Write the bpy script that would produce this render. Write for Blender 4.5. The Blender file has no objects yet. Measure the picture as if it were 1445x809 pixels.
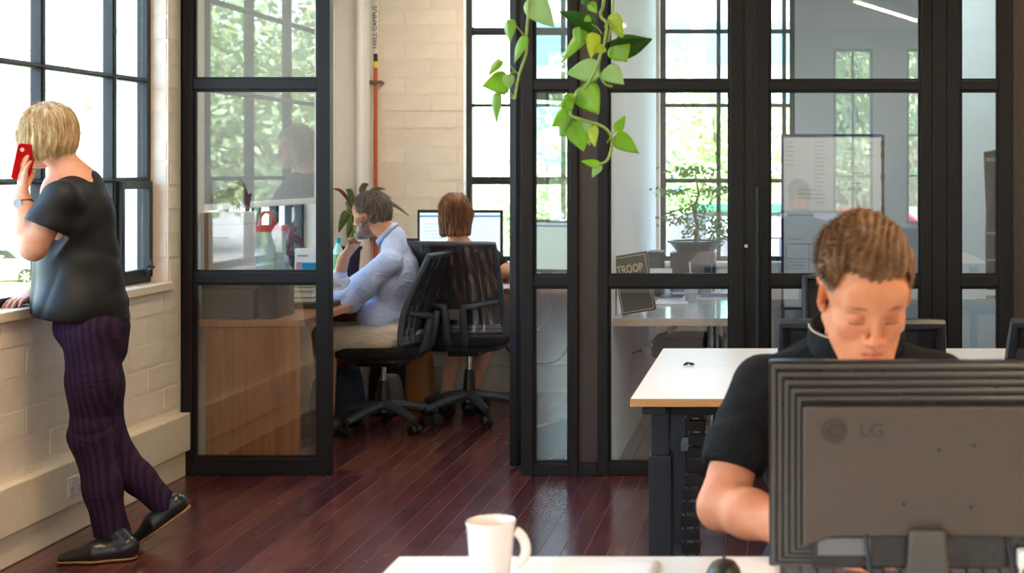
import bpy, bmesh, math, random
import numpy as np
from mathutils import Vector, Matrix, Euler
random.seed(7); rng = np.random.default_rng(7)
SC = bpy.context.scene; COL = SC.collection
# ---------------------------------------------------------------- camera
F = 2000.0; HX, HY, CZ = 1100.0, 240.0, 1.44
cd = bpy.data.cameras.new('camera'); cam = bpy.data.objects.new('camera', cd); COL.objects.link(cam)
cam.location = (0, 0, CZ); cam.rotation_euler = (math.pi/2, 0, 0)
cd.sensor_width = 36; cd.lens = 36*F/1445
cd.shift_x = -(HX-722.5)/1445; cd.shift_y = -(404.5-HY)/1445
cd.clip_end = 600
cd.dof.use_dof = True; cd.dof.focus_distance = 5.2; cd.dof.aperture_fstop = 5.0
SC.camera = cam
# ---------------------------------------------------------------- world, sun, exposure
SC.view_settings.view_transform = 'Standard'; SC.view_settings.look = 'None'
SC.view_settings.gamma = 1; SC.view_settings.exposure = 0.2
W = bpy.data.worlds.new('sky'); SC.world = W; W.use_nodes = True
wn = W.node_tree.nodes; bg = wn['Background']
sky = wn.new('ShaderNodeTexSky'); sky.sky_type = 'NISHITA'; sky.sun_disc = False
sky.sun_elevation = math.radians(48); sky.sun_rotation = math.radians(110); sky.air_density = 1.2; sky.dust_density = 3.0
W.node_tree.links.new(sky.outputs[0], bg.inputs[0]); bg.inputs[1].default_value = 2.6
sd = bpy.data.lights.new('sun', 'SUN'); sd.energy = 38; sd.angle = math.radians(0.6); sd.color = (1, .95, .86)
sun = bpy.data.objects.new('sun', sd); COL.objects.link(sun)
sun.rotation_euler = Vector((1, -.22, 1.15)).to_track_quat('Z', 'Y').to_euler(); sun.location = (0, 0, 12)
try:
    cy = SC.cycles
    cy.use_denoising = True; cy.max_bounces = 10; cy.diffuse_bounces = 4; cy.glossy_bounces = 4
    cy.transmission_bounces = 6; cy.transparent_max_bounces = 24; cy.caustics_reflective = False; cy.caustics_refractive = False
    cy.sample_clamp_indirect = 6; cy.blur_glossy = 0.5
except Exception: pass
# ---------------------------------------------------------------- materials
def lin(c):
    if isinstance(c, str):
        c = [int(c[i:i+2], 16)/255 for i in (0, 2, 4)]
        return [(x/12.92 if x <= .04045 else ((x+.055)/1.055)**2.4) for x in c]
    return list(c)
MATS = {}
def mat(name, col, rough=.6, metal=0, var=0.06, vscale=30, bump=0, bscale=200, spec=.5, alpha=None, sheen=0, coat=0,
        emit=None, estr=0, attr=None, randv=0, sss=0, col2=None, stretch=None, trans=0):
    if name in MATS: return MATS[name]
    m = bpy.data.materials.new(name); m.use_nodes = True; nt = m.node_tree; N = nt.nodes; L = nt.links
    b = N['Principled BSDF']; c = lin(col)
    tc = N.new('ShaderNodeTexCoord'); src = tc.outputs['Object']
    if stretch:
        mp = N.new('ShaderNodeMapping'); mp.inputs['Scale'].default_value = stretch; L.new(src, mp.inputs[0]); src = mp.outputs[0]
    nz = N.new('ShaderNodeTexNoise'); nz.inputs['Scale'].default_value = vscale; nz.inputs['Detail'].default_value = 5
    L.new(src, nz.inputs['Vector'])
    mx = N.new('ShaderNodeMix'); mx.data_type = 'RGBA'
    cr = N.new('ShaderNodeValToRGB'); cr.color_ramp.elements[0].position = .3; cr.color_ramp.elements[1].position = .7
    L.new(nz.outputs[0], cr.inputs[0]); L.new(cr.outputs[0], mx.inputs[0])
    c2 = lin(col2) if col2 else [min(1, x*(1+var)) for x in c]; c1 = c if col2 else [x*(1-var) for x in c]
    mx.inputs[6].default_value = (*c1, 1); mx.inputs[7].default_value = (*c2, 1)
    out = mx.outputs[2]
    if attr:
        a = N.new('ShaderNodeAttribute'); a.attribute_name = attr
        m2 = N.new('ShaderNodeMix'); m2.data_type = 'RGBA'; m2.blend_type = 'MULTIPLY'; m2.inputs[0].default_value = 1
        L.new(out, m2.inputs[6]); L.new(a.outputs[0], m2.inputs[7]); out = m2.outputs[2]
    if randv:
        oi = N.new('ShaderNodeObjectInfo'); hs = N.new('ShaderNodeHueSaturation')
        mr = N.new('ShaderNodeMapRange'); mr.inputs[3].default_value = 1-randv; mr.inputs[4].default_value = 1+randv
        L.new(oi.outputs['Random'], mr.inputs[0]); L.new(mr.outputs[0], hs.inputs['Value']); L.new(out, hs.inputs['Color']); out = hs.outputs[0]
    L.new(out, b.inputs['Base Color'])
    b.inputs['Roughness'].default_value = rough; b.inputs['Metallic'].default_value = metal
    b.inputs['Specular IOR Level'].default_value = spec
    if sheen: b.inputs['Sheen Weight'].default_value = sheen
    if coat: b.inputs['Coat Weight'].default_value = coat
    if sss: b.inputs['Subsurface Weight'].default_value = sss; b.inputs['Subsurface Radius'].default_value = (.02, .008, .004); b.inputs['Subsurface Scale'].default_value = .5
    if trans:
        b.inputs['Transmission Weight'].default_value = trans
    if bump:
        n2 = N.new('ShaderNodeTexNoise'); n2.inputs['Scale'].default_value = bscale; n2.inputs['Detail'].default_value = 4; L.new(src, n2.inputs['Vector'])
        bp = N.new('ShaderNodeBump'); bp.inputs['Strength'].default_value = bump; bp.inputs['Distance'].default_value = .004
        L.new(n2.outputs[0], bp.inputs['Height']); L.new(bp.outputs[0], b.inputs['Normal'])
    if emit: b.inputs['Emission Color'].default_value = (*lin(emit), 1); b.inputs['Emission Strength'].default_value = estr
    if alpha is not None: b.inputs['Alpha'].default_value = alpha
    MATS[name] = m; return m
def glass(name, tint, refl, rmul=1.0):
    m = bpy.data.materials.new(name); m.use_nodes = True; nt = m.node_tree; N = nt.nodes; L = nt.links
    for n in list(N):
        if n.type != 'OUTPUT_MATERIAL': N.remove(n)
    o = N['Material Output']; t = N.new('ShaderNodeBsdfTransparent'); t.inputs[0].default_value = (*tint, 1)
    g = N.new('ShaderNodeBsdfGlossy'); g.inputs['Roughness'].default_value = 0
    g.inputs[0].default_value = (1, 1, 1, 1)
    ge = N.new('ShaderNodeNewGeometry'); dt = N.new('ShaderNodeVectorMath'); dt.operation = 'DOT_PRODUCT'
    L.new(ge.outputs['Incoming'], dt.inputs[0]); L.new(ge.outputs['Normal'], dt.inputs[1])
    def M_(op, a, v=None):
        n = N.new('ShaderNodeMath'); n.operation = op; L.new(a, n.inputs[0])
        if v is not None: n.inputs[1].default_value = v
        return n.outputs[0]
    om = M_('SUBTRACT', M_('ABSOLUTE', dt.outputs['Value']), 1.0); sch = M_('MULTIPLY', M_('POWER', M_('ABSOLUTE', om), 5.0), .96)
    f = N.new('ShaderNodeMath'); f.operation = 'ADD'; f.inputs[1].default_value = .04; L.new(sch, f.inputs[0])
    ma = N.new('ShaderNodeMath'); ma.operation = 'MULTIPLY_ADD'; ma.use_clamp = True; ma.inputs[1].default_value = rmul; ma.inputs[2].default_value = refl
    L.new(f.outputs[0], ma.inputs[0])
    x = N.new('ShaderNodeMixShader'); L.new(ma.outputs[0], x.inputs[0]); L.new(t.outputs[0], x.inputs[1]); L.new(g.outputs[0], x.inputs[2])
    L.new(x.outputs[0], o.inputs[0]); MATS[name] = m; return m
# ---------------------------------------------------------------- mesh building
ORIG = {}
def setp(o, label=None, cat=None, group=None, kind=None):
    if label: o['label'] = label
    if cat: o['category'] = cat
    if group: o['group'] = group
    if kind: o['kind'] = kind
    return o
def thing(name, label, cat, loc=(0, 0, 0), rz=0, group=None, kind=None):
    o = bpy.data.objects.new(name, None); COL.objects.link(o); o.empty_display_size = .1
    o.location = loc; o.rotation_euler = (0, 0, rz); ORIG[o.name] = Vector(loc)
    return setp(o, label, cat, group, kind)
class MB:
    def __init__(s): s.v = []; s.f = []; s.m = []
    def add(s, vs, fs, mi=0):
        n = len(s.v); s.v += [tuple(p) for p in vs]; s.f += [tuple(n+i for i in f) for f in fs]; s.m += [mi]*len(fs); return s
    def box(s, x0, x1, y0, y1, z0, z1, mi=0):
        v = [(x, y, z) for z in (z0, z1) for y in (y0, y1) for x in (x0, x1)]
        return s.add(v, [(0, 2, 3, 1), (4, 5, 7, 6), (0, 1, 5, 4), (2, 6, 7, 3), (0, 4, 6, 2), (1, 3, 7, 5)], mi)
    def obox(s, c, size, rot=(0, 0, 0), mi=0):
        R = Euler(rot).to_matrix() if not isinstance(rot, Matrix) else rot
        c = Vector(c); hx, hy, hz = [q/2 for q in size]
        v = [c + R @ Vector((x, y, z)) for z in (-hz, hz) for y in (-hy, hy) for x in (-hx, hx)]
        return s.add(v, [(0, 2, 3, 1), (4, 5, 7, 6), (0, 1, 5, 4), (2, 6, 7, 3), (0, 4, 6, 2), (1, 3, 7, 5)], mi)
    def tube(s, pts, r, n=10, mi=0, caps=True, flat=1.0):
        pts = [Vector(p) for p in pts]; rs = r if isinstance(r, (list, tuple)) else [r]*len(pts)
        rings = []; up = None
        for i, p in enumerate(pts):
            d = (pts[min(i+1, len(pts)-1)]-pts[max(i-1, 0)]).normalized()
            if up is None:
                a = Vector((0, 0, 1)) if abs(d.z) < .9 else Vector((1, 0, 0)); u = d.cross(a).normalized()
            else: u = (up-d*up.dot(d)).normalized()
            up = u; w = d.cross(u)
            rings.append([p+(u*math.cos(2*math.pi*k/n)+w*math.sin(2*math.pi*k/n)*flat)*rs[i] for k in range(n)])
        vs = [q for R_ in rings for q in R_]; fs = []
        for i in range(len(pts)-1):
            for k in range(n):
                k2 = (k+1) % n; fs.append((i*n+k, i*n+k2, (i+1)*n+k2, (i+1)*n+k))
        if caps: fs.append(tuple(range(n-1, -1, -1))); fs.append(tuple((len(pts)-1)*n+k for k in range(n)))
        return s.add(vs, fs, mi)
    def lathe(s, prof, c=(0, 0, 0), n=32, mi=0, M=None):
        c = Vector(c); vs = []; fs = []
        for r, z in prof:
            for k in range(n):
                p = Vector((r*math.cos(2*math.pi*k/n), r*math.sin(2*math.pi*k/n), z))
                if M is not None: p = M @ p
                vs.append(c+p)
        for i in range(len(prof)-1):
            for k in range(n):
                k2 = (k+1) % n; fs.append((i*n+k, i*n+k2, (i+1)*n+k2, (i+1)*n+k))
        return s.add(vs, fs, mi)
    def prism(s, poly, axis, a, b, mi=0):
        """poly: 2D outline; axis 'x','y','z' = extrusion direction from a to b"""
        def P(u, v, w):
            return {'x': (w, u, v), 'y': (u, w, v), 'z': (u, v, w)}[axis]
        n = len(poly); vs = [P(u, v, a) for u, v in poly]+[P(u, v, b) for u, v in poly]
        fs = [tuple(range(n)), tuple(range(2*n-1, n-1, -1))]+[(i, i+n, (i+1) % n+n, (i+1) % n) for i in range(n)]
        return s.add(vs, fs, mi)
    def build(s, name, mats, parent=None, smooth=False, bevel=0, seg=2, loc=None, kind=None, label=None, cat=None, group=None, subsurf=0, angle=40, solid=0):
        me = bpy.data.meshes.new(name); off = ORIG[parent.name] if parent is not None else Vector(loc or (0, 0, 0))
        me.from_pydata([tuple(Vector(p)-off) for p in s.v], [], s.f)
        for m in (mats if isinstance(mats, (list, tuple)) else [mats]): me.materials.append(m)
        me.polygons.foreach_set('material_index', s.m)
        bm = bmesh.new(); bm.from_mesh(me); bmesh.ops.recalc_face_normals(bm, faces=bm.faces); bm.to_mesh(me); bm.free()
        if smooth:
            me.polygons.foreach_set('use_smooth', [True]*len(me.polygons)); me.set_sharp_from_angle(angle=math.radians(angle))
        o = bpy.data.objects.new(name, me); COL.objects.link(o)
        if parent is not None: o.parent = parent; ORIG[o.name] = off
        else: o.location = off; ORIG[o.name] = off
        if solid: md = o.modifiers.new('solid', 'SOLIDIFY'); md.thickness = solid; md.offset = 0
        if bevel: md = o.modifiers.new('bevel', 'BEVEL'); md.width = bevel; md.segments = seg; md.limit_method = 'ANGLE'; md.harden_normals = False
        if subsurf: md = o.modifiers.new('subd', 'SUBSURF'); md.levels = subsurf; md.render_levels = subsurf
        return setp(o, label, cat, group, kind)
def dup(root, loc, rz=None, label=None, group=None, parent=None):
    r = root.copy(); COL.objects.link(r)
    if parent is None:
        r.location = loc; ORIG[r.name] = Vector(loc)
        if rz is not None: r.rotation_euler = (0, 0, rz)
    else: r.parent = parent
    if label: r['label'] = label
    if group: r['group'] = group
    for ch in list(root.children): dup(ch, None, parent=r)
    return r
def inst(name, me, parent, loc, scale=(1, 1, 1), rot=(0, 0, 0)):
    o = bpy.data.objects.new(name, me); COL.objects.link(o); o.parent = parent
    o.location = Vector(loc)-ORIG[parent.name]; o.scale = scale; o.rotation_euler = rot; ORIG[o.name] = ORIG[parent.name]
    return o
def text(name, body, size, m, loc, rot, parent=None, ext=.0006, align='CENTER', bold=0, sx=1):
    cu = bpy.data.curves.new(name, 'FONT'); cu.body = body; cu.size = size; cu.extrude = ext; cu.align_x = align; cu.align_y = 'CENTER'
    cu.offset = bold; cu.resolution_u = 3
    tmp = bpy.data.objects.new(name+'_t', cu); COL.objects.link(tmp)
    me = bpy.data.meshes.new_from_object(tmp.evaluated_get(bpy.context.evaluated_depsgraph_get())); bpy.data.objects.remove(tmp)
    me.name = name; me.materials.clear(); me.materials.append(m)
    o = bpy.data.objects.new(name, me); COL.objects.link(o)
    off = ORIG[parent.name] if parent is not None else Vector((0, 0, 0))
    if parent is not None: o.parent = parent
    o.location = Vector(loc)-off; o.rotation_euler = rot; o.scale = (sx, 1, 1); ORIG[o.name] = off
    return o
def P(px, py, s):
    """world point of a photograph pixel at a scale of s pixels per metre (distance F/s)"""
    return Vector(((px-HX)/s, F/s, CZ-(py-HY)/s))
# ================================================================ SETTING
M_brick = mat('white_painted_brick', 'efe4d2', .55, var=.05, vscale=9, bump=.35, bscale=90, randv=.035)
M_mortar = mat('white_painted_mortar', 'ebdfcd', .6, var=.04, bump=.3)
M_plaster = mat('white_plaster', 'e6e4df', .8, var=.02, bump=.05)
M_bluew = mat('pale_blue_grey_wall', 'b3bdc4', .7, var=.02)
M_ceil = mat('ceiling_paint', 'e4e2de', .9)
M_steel = mat('dark_window_steel', '22272a', .45, var=.1, spec=.4)
M_frame = mat('charcoal_partition_frame', '121010', .5, spec=.3, var=.08, vscale=12)
M_frame2 = mat('brown_anodised_infill', '3a302a', .4, var=.08)
M_wpaint = mat('cream_gloss_paint', 'ecdfc8', .4, var=.03)
M_glass = glass('window_glass', (.93, .95, .96), .0, 1.0)
M_pglass = glass('partition_glass', (.90, .93, .935), .035, 1.4)
M_white = mat('white_plastic', 'e8e8e6', .4, var=.02)
M_black = mat('black_plastic', '141414', .4, var=.1)
M_chrome = mat('chrome', 'c8c8c8', .15, metal=1, var=.02)
XL = -2.82; YP = F/300; YB = 9.2; XR = 3.2; YF = -3.2; ZC = 3.1
# floor ----------------------------------------------------------
def board_mat():
    m = bpy.data.materials.new('jarrah_boards'); m.use_nodes = True; N = m.node_tree.nodes; L = m.node_tree.links; b = N['Principled BSDF']
    geo = N.new('ShaderNodeNewGeometry'); mp = N.new('ShaderNodeMapping'); mp.inputs['Scale'].default_value = (30, 1.6, 1)
    oi = N.new('ShaderNodeObjectInfo'); ad = N.new('ShaderNodeVectorMath'); ad.operation = 'ADD'
    cx = N.new('ShaderNodeCombineXYZ'); mu = N.new('ShaderNodeMath'); mu.operation = 'MULTIPLY'; mu.inputs[1].default_value = 37
    L.new(oi.outputs['Random'], mu.inputs[0]); L.new(mu.outputs[0], cx.inputs[1])
    L.new(geo.outputs['Position'], ad.inputs[0]); L.new(cx.outputs[0], ad.inputs[1]); L.new(ad.outputs[0], mp.inputs[0])
    nz = N.new('ShaderNodeTexNoise'); nz.inputs['Scale'].default_value = 2; nz.inputs['Detail'].default_value = 7; nz.inputs['Distortion'].default_value = .6
    L.new(mp.outputs[0], nz.inputs['Vector'])
    cr = N.new('ShaderNodeValToRGB'); cr.color_ramp.elements[0].position = .28; cr.color_ramp.elements[1].position = .75
    cr.color_ramp.elements[0].color = (*lin('2e1418'), 1); cr.color_ramp.elements[1].color = (*lin('643035'), 1); L.new(nz.outputs[0], cr.inputs[0])
    hs = N.new('ShaderNodeHueSaturation'); mr = N.new('ShaderNodeMapRange'); mr.inputs[3].default_value = .6; mr.inputs[4].default_value = 1.5
    at = N.new('ShaderNodeAttribute'); at.attribute_name = 'tone'
    sm = N.new('ShaderNodeMath'); L.new(oi.outputs['Random'], sm.inputs[0]); L.new(at.outputs['Fac'], sm.inputs[1])
    fr = N.new('ShaderNodeMath'); fr.operation = 'FRACT'; L.new(sm.outputs[0], fr.inputs[0])
    L.new(fr.outputs[0], mr.inputs[0]); L.new(mr.outputs[0], hs.inputs['Value']); L.new(cr.outputs[0], hs.inputs['Color'])
    m2 = N.new('ShaderNodeMapRange'); m2.inputs[3].default_value = .485; m2.inputs[4].default_value = .53; L.new(fr.outputs[0], m2.inputs[0]); L.new(m2.outputs[0], hs.inputs['Hue'])
    # scuffs and specks of dust on the varnish
    vo = N.new('ShaderNodeTexNoise'); vo.inputs['Scale'].default_value = 60; vo.inputs['Detail'].default_value = 3; L.new(geo.outputs['Position'], vo.inputs['Vector'])
    c3 = N.new('ShaderNodeValToRGB'); c3.color_ramp.elements[0].position = .66; c3.color_ramp.elements[1].position = .74; L.new(vo.outputs[0], c3.inputs[0])
    c3.color_ramp.elements[1].color = (.3, .3, .3, 1)
    mx = N.new('ShaderNodeMix'); mx.data_type = 'RGBA'; L.new(c3.outputs[0], mx.inputs[0]); L.new(hs.outputs[0], mx.inputs[6]); mx.inputs[7].default_value = (.35, .3, .3, 1)
    L.new(mx.outputs[2], b.inputs['Base Color'])
    n2 = N.new('ShaderNodeTexNoise'); n2.inputs['Scale'].default_value = 5; n2.inputs['Detail'].default_value = 6; L.new(geo.outputs['Position'], n2.inputs['Vector'])
    r2 = N.new('ShaderNodeMapRange'); r2.inputs[3].default_value = .12; r2.inputs[4].default_value = .34; L.new(n2.outputs[0], r2.inputs[0]); L.new(r2.outputs[0], b.inputs['Roughness'])
    bp = N.new('ShaderNodeBump'); bp.inputs['Strength'].default_value = .12; bp.inputs['Distance'].default_value = .003
    n3 = N.new('ShaderNodeTexNoise'); n3.inputs['Scale'].default_value = 14; n3.inputs['Detail'].default_value = 2; L.new(geo.outputs['Position'], n3.inputs['Vector'])
    L.new(n3.outputs[0], bp.inputs['Height']); L.new(bp.outputs[0], b.inputs['Normal'])
    b.inputs['Specular IOR Level'].default_value = .75
    return m
M_board = board_mat(); M_gap = mat('floor_joint_filler', '7d5c56', .5)
b = MB(); b.box(XL-.33, XR, YF-.3, YB+.35, -.12, -.0012)
floor = b.build('floor', M_gap, kind='structure')
ub = MB(); ub.box(-.5, .5, -.5, .5, -.5, .5); tmp = ub.build('floor_board', M_board); ubm = tmp.data; bpy.data.objects.remove(tmp)
rest = MB(); tones = []; bw = .087; cells = []; seen = []
x = XL
while x < XR-.01:
    y = YF-random.random()*1.2; w = min(bw, XR-x)
    while y < YB:
        l = random.choice((.75, 1.0, 1.3, 1.6, 1.9)); y0 = max(y, YF); y1 = min(y+l, YB)
        if y1-y0 > .02:
            c = (x, x+w, y0, y1); vis = y1 > 3.75 and x < -.38 and not (y0 > YP and x > -1.9 and x < -.85 and y1 > 99)
            (seen if vis else cells).append(c)
        y += l
    x += bw
seen.sort(key=lambda c: -(c[3]-c[2])/(c[3]))
cells += seen[300:]; seen = seen[:300]
for (x0, x1, y0, y1) in seen:
    inst('floor_board', ubm, floor, ((x0+x1)/2, (y0+y1)/2, -.006), (x1-x0-.0030, y1-y0-.003, .012), (random.gauss(0, .0004), random.gauss(0, .0022), 0))
for c in cells: rest.box(c[0]+.0018, c[1]-.0018, c[2]+.0015, c[3]-.0015, -.012, 0)
fo = rest.build('floor_board_field', M_board, floor, kind='stuff')
at = fo.data.attributes.new('tone', 'FLOAT', 'FACE'); at.data.foreach_set('value', np.repeat(rng.random(len(cells)), 6).astype(np.float32))
b = MB(); b.box(XL-.33, XR+.2, YF-.3, YB+.35, ZC, ZC+.15); b.build('ceiling', M_ceil, kind='structure')
# brick helper ---------------------------------------------------
bb = MB(); bb.box(-.5, .5, -.5, .5, -.5, .5)
def brick_mesh(l, d, h):
    bm = bmesh.new(); bmesh.ops.create_cube(bm, size=1)
    for v in bm.verts: v.co = Vector((v.co.x*l, v.co.y*d, v.co.z*h))
    bmesh.ops.bevel(bm, geom=[e for e in bm.edges], offset=.006, segments=2, affect='EDGES')
    me = bpy.data.meshes.new('brick'); bm.to_mesh(me); bm.free(); me.materials.append(M_brick)
    return me
BL, BH, CH, BD = .333, .105, .112, .03
BM_ = {}
def brick(parent, c, l, rz, d=BD):
    k = (round(l, 3), d)
    if k not in BM_: BM_[k] = brick_mesh(l, d, BH)
    g = random.gauss(0, .0012)
    n = Vector((math.sin(rz), -math.cos(rz), 0))
    inst('brick', BM_[k], parent, Vector(c)+n*g, (1, 1, 1), (0, random.gauss(0, .004), rz+random.gauss(0, .003)))
def brick_field(parent, p0, p1, z0, z1, rz):
    """bricks between two plan points, face outward along rz's -y"""
    p0 = Vector((*p0, 0)); p1 = Vector((*p1, 0)); Ltot = (p1-p0).length; d = (p1-p0).normalized(); r = int(z0/CH)
    z = z0
    while z+BH <= z1+.02:
        u = -(BL+.007)/2 if r % 2 else 0
        while u < Ltot-.02:
            a = max(u, 0); e = min(u+BL, Ltot)
            if e-a > .03: brick(parent, p0+d*((a+e)/2)+Vector((0, 0, z+BH/2)), round(e-a, 2), rz)
            u += BL+.007
        z += CH; r += 1
# left wall ------------------------------------------------------
XO = -3.16; WIN = [(-1.5, 1.9, .95), (3.19, 6.54, .95), (6.95, 8.75, .82)]
b = MB(); ys = YF
for (a, e, zs) in WIN:
    b.box(XO, XL-.0005, ys, a, -.1, ZC); b.box(XO, XL-.0005, a, e, -.1, zs-.035); b.box(XO, XL-.0005, a, e, 2.87, ZC); ys = e
b.box(XO, XL-.0005, ys, YB+.33, -.1, ZC)
wl = b.build('wall_left', M_mortar, kind='structure')
R90 = math.pi/2
brick_field(wl, (XL+.0-BD/2+.0012, 3.6), (XL-BD/2+.0012, 6.665), .0, .875, R90)
z = .89+.03; k = 0
while z < 2.3:
    for yy, ll in (((6.5475+6.665)/2, .115),): brick(wl, (XL-BD/2+.002, yy, z+BH/2), ll, R90)
    for j, (xa, ll) in enumerate((((XL-.0-.045), .083), (-2.99, .11), (-3.1, .105))):      # reveal faces the window
        brick(wl, (xa, 6.54+BD/2-.003, z+BH/2), ll, 0)
    z += CH
# back wall ------------------------------------------------------
WA = (-2.05, -1.33); WB = (-.78, .10); ZS = .84; ZT = 2.87
b = MB(); b.box(XL-.3, WA[0], YB, YB+.33, -.1, ZC)
b.box(WA[1], WB[0], YB, YB+.33, -.1, ZC); 
for w in (WA, WB): b.box(w[0], w[1], YB, YB+.33, -.1, ZS); b.box(w[0], w[1], YB, YB+.33, ZT, ZC)
wb = b.build('wall_back', M_mortar, kind='structure')
b = MB(); b.box(WB[1], XR+.2, YB, YB+.33, -.1, ZC); b.build('wall_meeting', M_bluew, kind='structure')
brick_field(wb, (-2.60, YB+BD/2-.002), (WA[0]-.005, YB+BD/2-.002), .70, 2.6, 0)
# corner pier, boxed out of the corner behind the glazed office
b = MB(); b.box(XL-.004, -2.64, 9.0, YB+.01, 0, ZC); b.build('wall_corner', M_plaster, kind='structure', bevel=.006)
b = MB(); b.tube([(-2.66, 8.975, .05), (-2.66, 8.975, ZC)], .022, 12, caps=False)
b.build('trim_pipe', M_white, kind='structure', smooth=True)
# right wall, front wall behind the camera, office divider
b = MB(); b.box(XR, XR+.2, YF-.3, YB+.33, -.1, ZC); b.build('wall_right', M_plaster, kind='structure')
WF = [(-2.75, -1.95), (.63, 1.1), (1.49, 1.93)]
b = MB(); xs = XL-.3
for a, e in WF: b.box(xs, a, YF-.3, YF, -.1, ZC); b.box(a, e, YF-.3, YF, -.1, .8); b.box(a, e, YF-.3, YF, 2.87, ZC); xs = e
b.box(xs, XR+.2, YF-.3, YF, -.1, ZC); b.build('wall_front', M_plaster, kind='structure')
b = MB(); b.box(-.915, -.80, YP+.075, YB, 0, ZC); b.build('wall_divider', M_plaster, kind='structure')
# skirtings and trunking
b = MB(); b.box(XL-.02, XL+.028, YF, YP, 0, .115); b.build('baseboard_left', M_wpaint, kind='structure', bevel=.006)
b = MB(); b.box(-2.64, -.915, YB-.03, YB+.004, 0, .17); b.box(-2.64, -.915, YB-.045, YB+.004, .17, .19); b.build('baseboard_back', M_wpaint, kind='structure', bevel=.004)
tr = thing('cable_trunking', 'cream cable trunking running low along the painted brick wall beside the standing woman', 'trunking', (XL, 3, .2))
b = MB(); b.box(XL, XL+.05, YF+.2, YP+.0, .123, .30); b.build('casing', M_wpaint, tr, bevel=.005)
for i, yy in enumerate((5.565, 5.69)):
    b = MB(); b.box(XL+.05, XL+.057, yy-.056, yy+.056, .165, .24); pl = b.build('socket_plate', M_white, tr, bevel=.003)
    for d in (-.03, .03):
        B = MB(); B.box(XL+.057, XL+.0615, yy+d-.01, yy+d+.01, .215, .228); B.build('rocker_switch', M_white, pl, bevel=.001)
        for q, w in ((-.007, .3), (.007, -.3)):
            B = MB(); B.obox((XL+.0572, yy+d+q, .195), (.001, .0025, .008), (w, 0, 0)); B.build('socket_slot', M_black, pl)
        B = MB(); B.box(XL+.0567, XL+.0577, yy+d-.0012, yy+d+.0012, .176, .184); B.build('socket_slot', M_black, pl)
# inner window board (sill)
def sill(n, box): b = MB(); b.box(*box); b.build(n, M_wpaint, kind='structure', bevel=.006)
sill('trim_1', (-3.0, XL+.022, 3.19, 6.545, .885, .925))
sill('trim_2', (-3.0, XL+.022, -1.5, 1.9, .885, .925))
sill('trim_3', (-3.0, XL+.03, 6.95, 8.75, .775, .815))
sill('trim_4', (WA[0]+.001, WA[1]-.001, YB-.02, YB+.16, ZS-.03, ZS+.004)); sill('trim_5', (WB[0]+.001, WB[1]-.001, YB-.02, YB+.16, ZS-.03, ZS+.004))
# steel windows --------------------------------------------------
def steel_window(name, axis, c, u0, u1, z0, z1, us, zs, thick=(), casement=None):
    """axis 'x': window plane x=c, u=y; axis 'y': plane y=c, u=x"""
    root = thing(name, None, None, kind='structure')
    def bx(B, ua, ub, za, zb, d=.035, off=0):
        if axis == 'x': B.box(c+off-d/2, c+off+d/2, ua, ub, za, zb)
        else: B.box(ua, ub, c+off-d/2, c+off+d/2, za, zb)
    B = MB(); t = .035
    bx(B, u0, u0+t, z0, z1, .05); bx(B, u1-t, u1, z0, z1, .05); bx(B, u0+t, u1-t, z0, z0+t, .05); bx(B, u0+t, u1-t, z1-t, z1, .05)
    B.build('window_frame', M_steel, root, bevel=.003)
    for i, u in enumerate(us):
        B = MB(); w = .028 if i in thick else .014; bx(B, u-w, u+w, z0+t, z1-t, .04); bx(B, u-.006, u+.006, z0+t, z1-t, .056); B.build('mullion', M_steel, root, bevel=.002)
    edges = [u0+t]+list(us)+[u1-t]
    for z, w in zs:
        B = MB(); bx(B, u0+t, u1-t, z-w, z+w, .036); bx(B, u0+t, u1-t, z-.005, z+.005, .052); B.build('glazing_bar', M_steel, root, bevel=.002)
    ze = [z0+t]+[z for z, _ in zs]+[z1-t]
    for i in range(len(edges)-1):
        for j in range(len(ze)-1):
            B = MB(); bx(B, edges[i]+.004, edges[i+1]-.004, ze[j]+.004, ze[j+1]-.004, .004, 0); B.build('pane', M_glass, root)
    if casement:
        ua, ub, za, zb = casement; B = MB(); o = .03
        for q in ((ua, ua+.03, za, zb), (ub-.03, ub, za, zb), (ua+.03, ub-.03, za, za+.035), (ua+.03, ub-.03, zb-.035, zb)): bx(B, *q, .035, o if axis == 'x' else -o)
        cs = B.build('casement_sash', M_steel, root, bevel=.003)
        B = MB(); um = ub-.07
        if axis == 'x':
            B.box(c+.05, c+.062, um-.03, um+.03, za+.005, za+.03); B.tube([(c+.06, um, za+.03), (c+.085, um-.01, za+.045), (c+.085, um-.075, za+.05)], .006, 8)
            B.tube([(c+.062, um+.02, za+.0), (c+.062, um+.02, za+.075)], .005, 8)
        B.v and B.build('window_stay', M_steel, cs, bevel=.001)
    return root
rows = [(1.395, .011), (1.85, .011), (2.31, .011)]
steel_window('window_1', 'x', -2.925, 3.19, 6.54, .925, 2.87, [3.79, 4.39, 4.99, 5.59, 6.19], rows, casement=(6.205, 6.51, .955, 1.39))
steel_window('window_2', 'x', -2.925, -1.5, 1.9, .925, 2.87, [-.9, -.3, .3, .9, 1.5], rows)  # unseen window, added to let more daylight into the room
steel_window('window_3', 'x', -2.96, 6.95, 8.75, .82, 2.87, [7.55, 8.02, 8.3, 8.56], [(1.37, .012), (1.86, .012), (2.35, .012)])
br = [(1.37, .025), (1.864, .010), (2.35, .025)]
steel_window('window_4', 'y', YB+.11, WA[0], WA[1], ZS, ZT, [-1.42], br)
steel_window('window_5', 'y', YB+.11, WB[0], WB[1], ZS, ZT, [-.40, .03], [(1.37, .014), (1.864, .012), (2.35, .014)], thick=())
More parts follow.
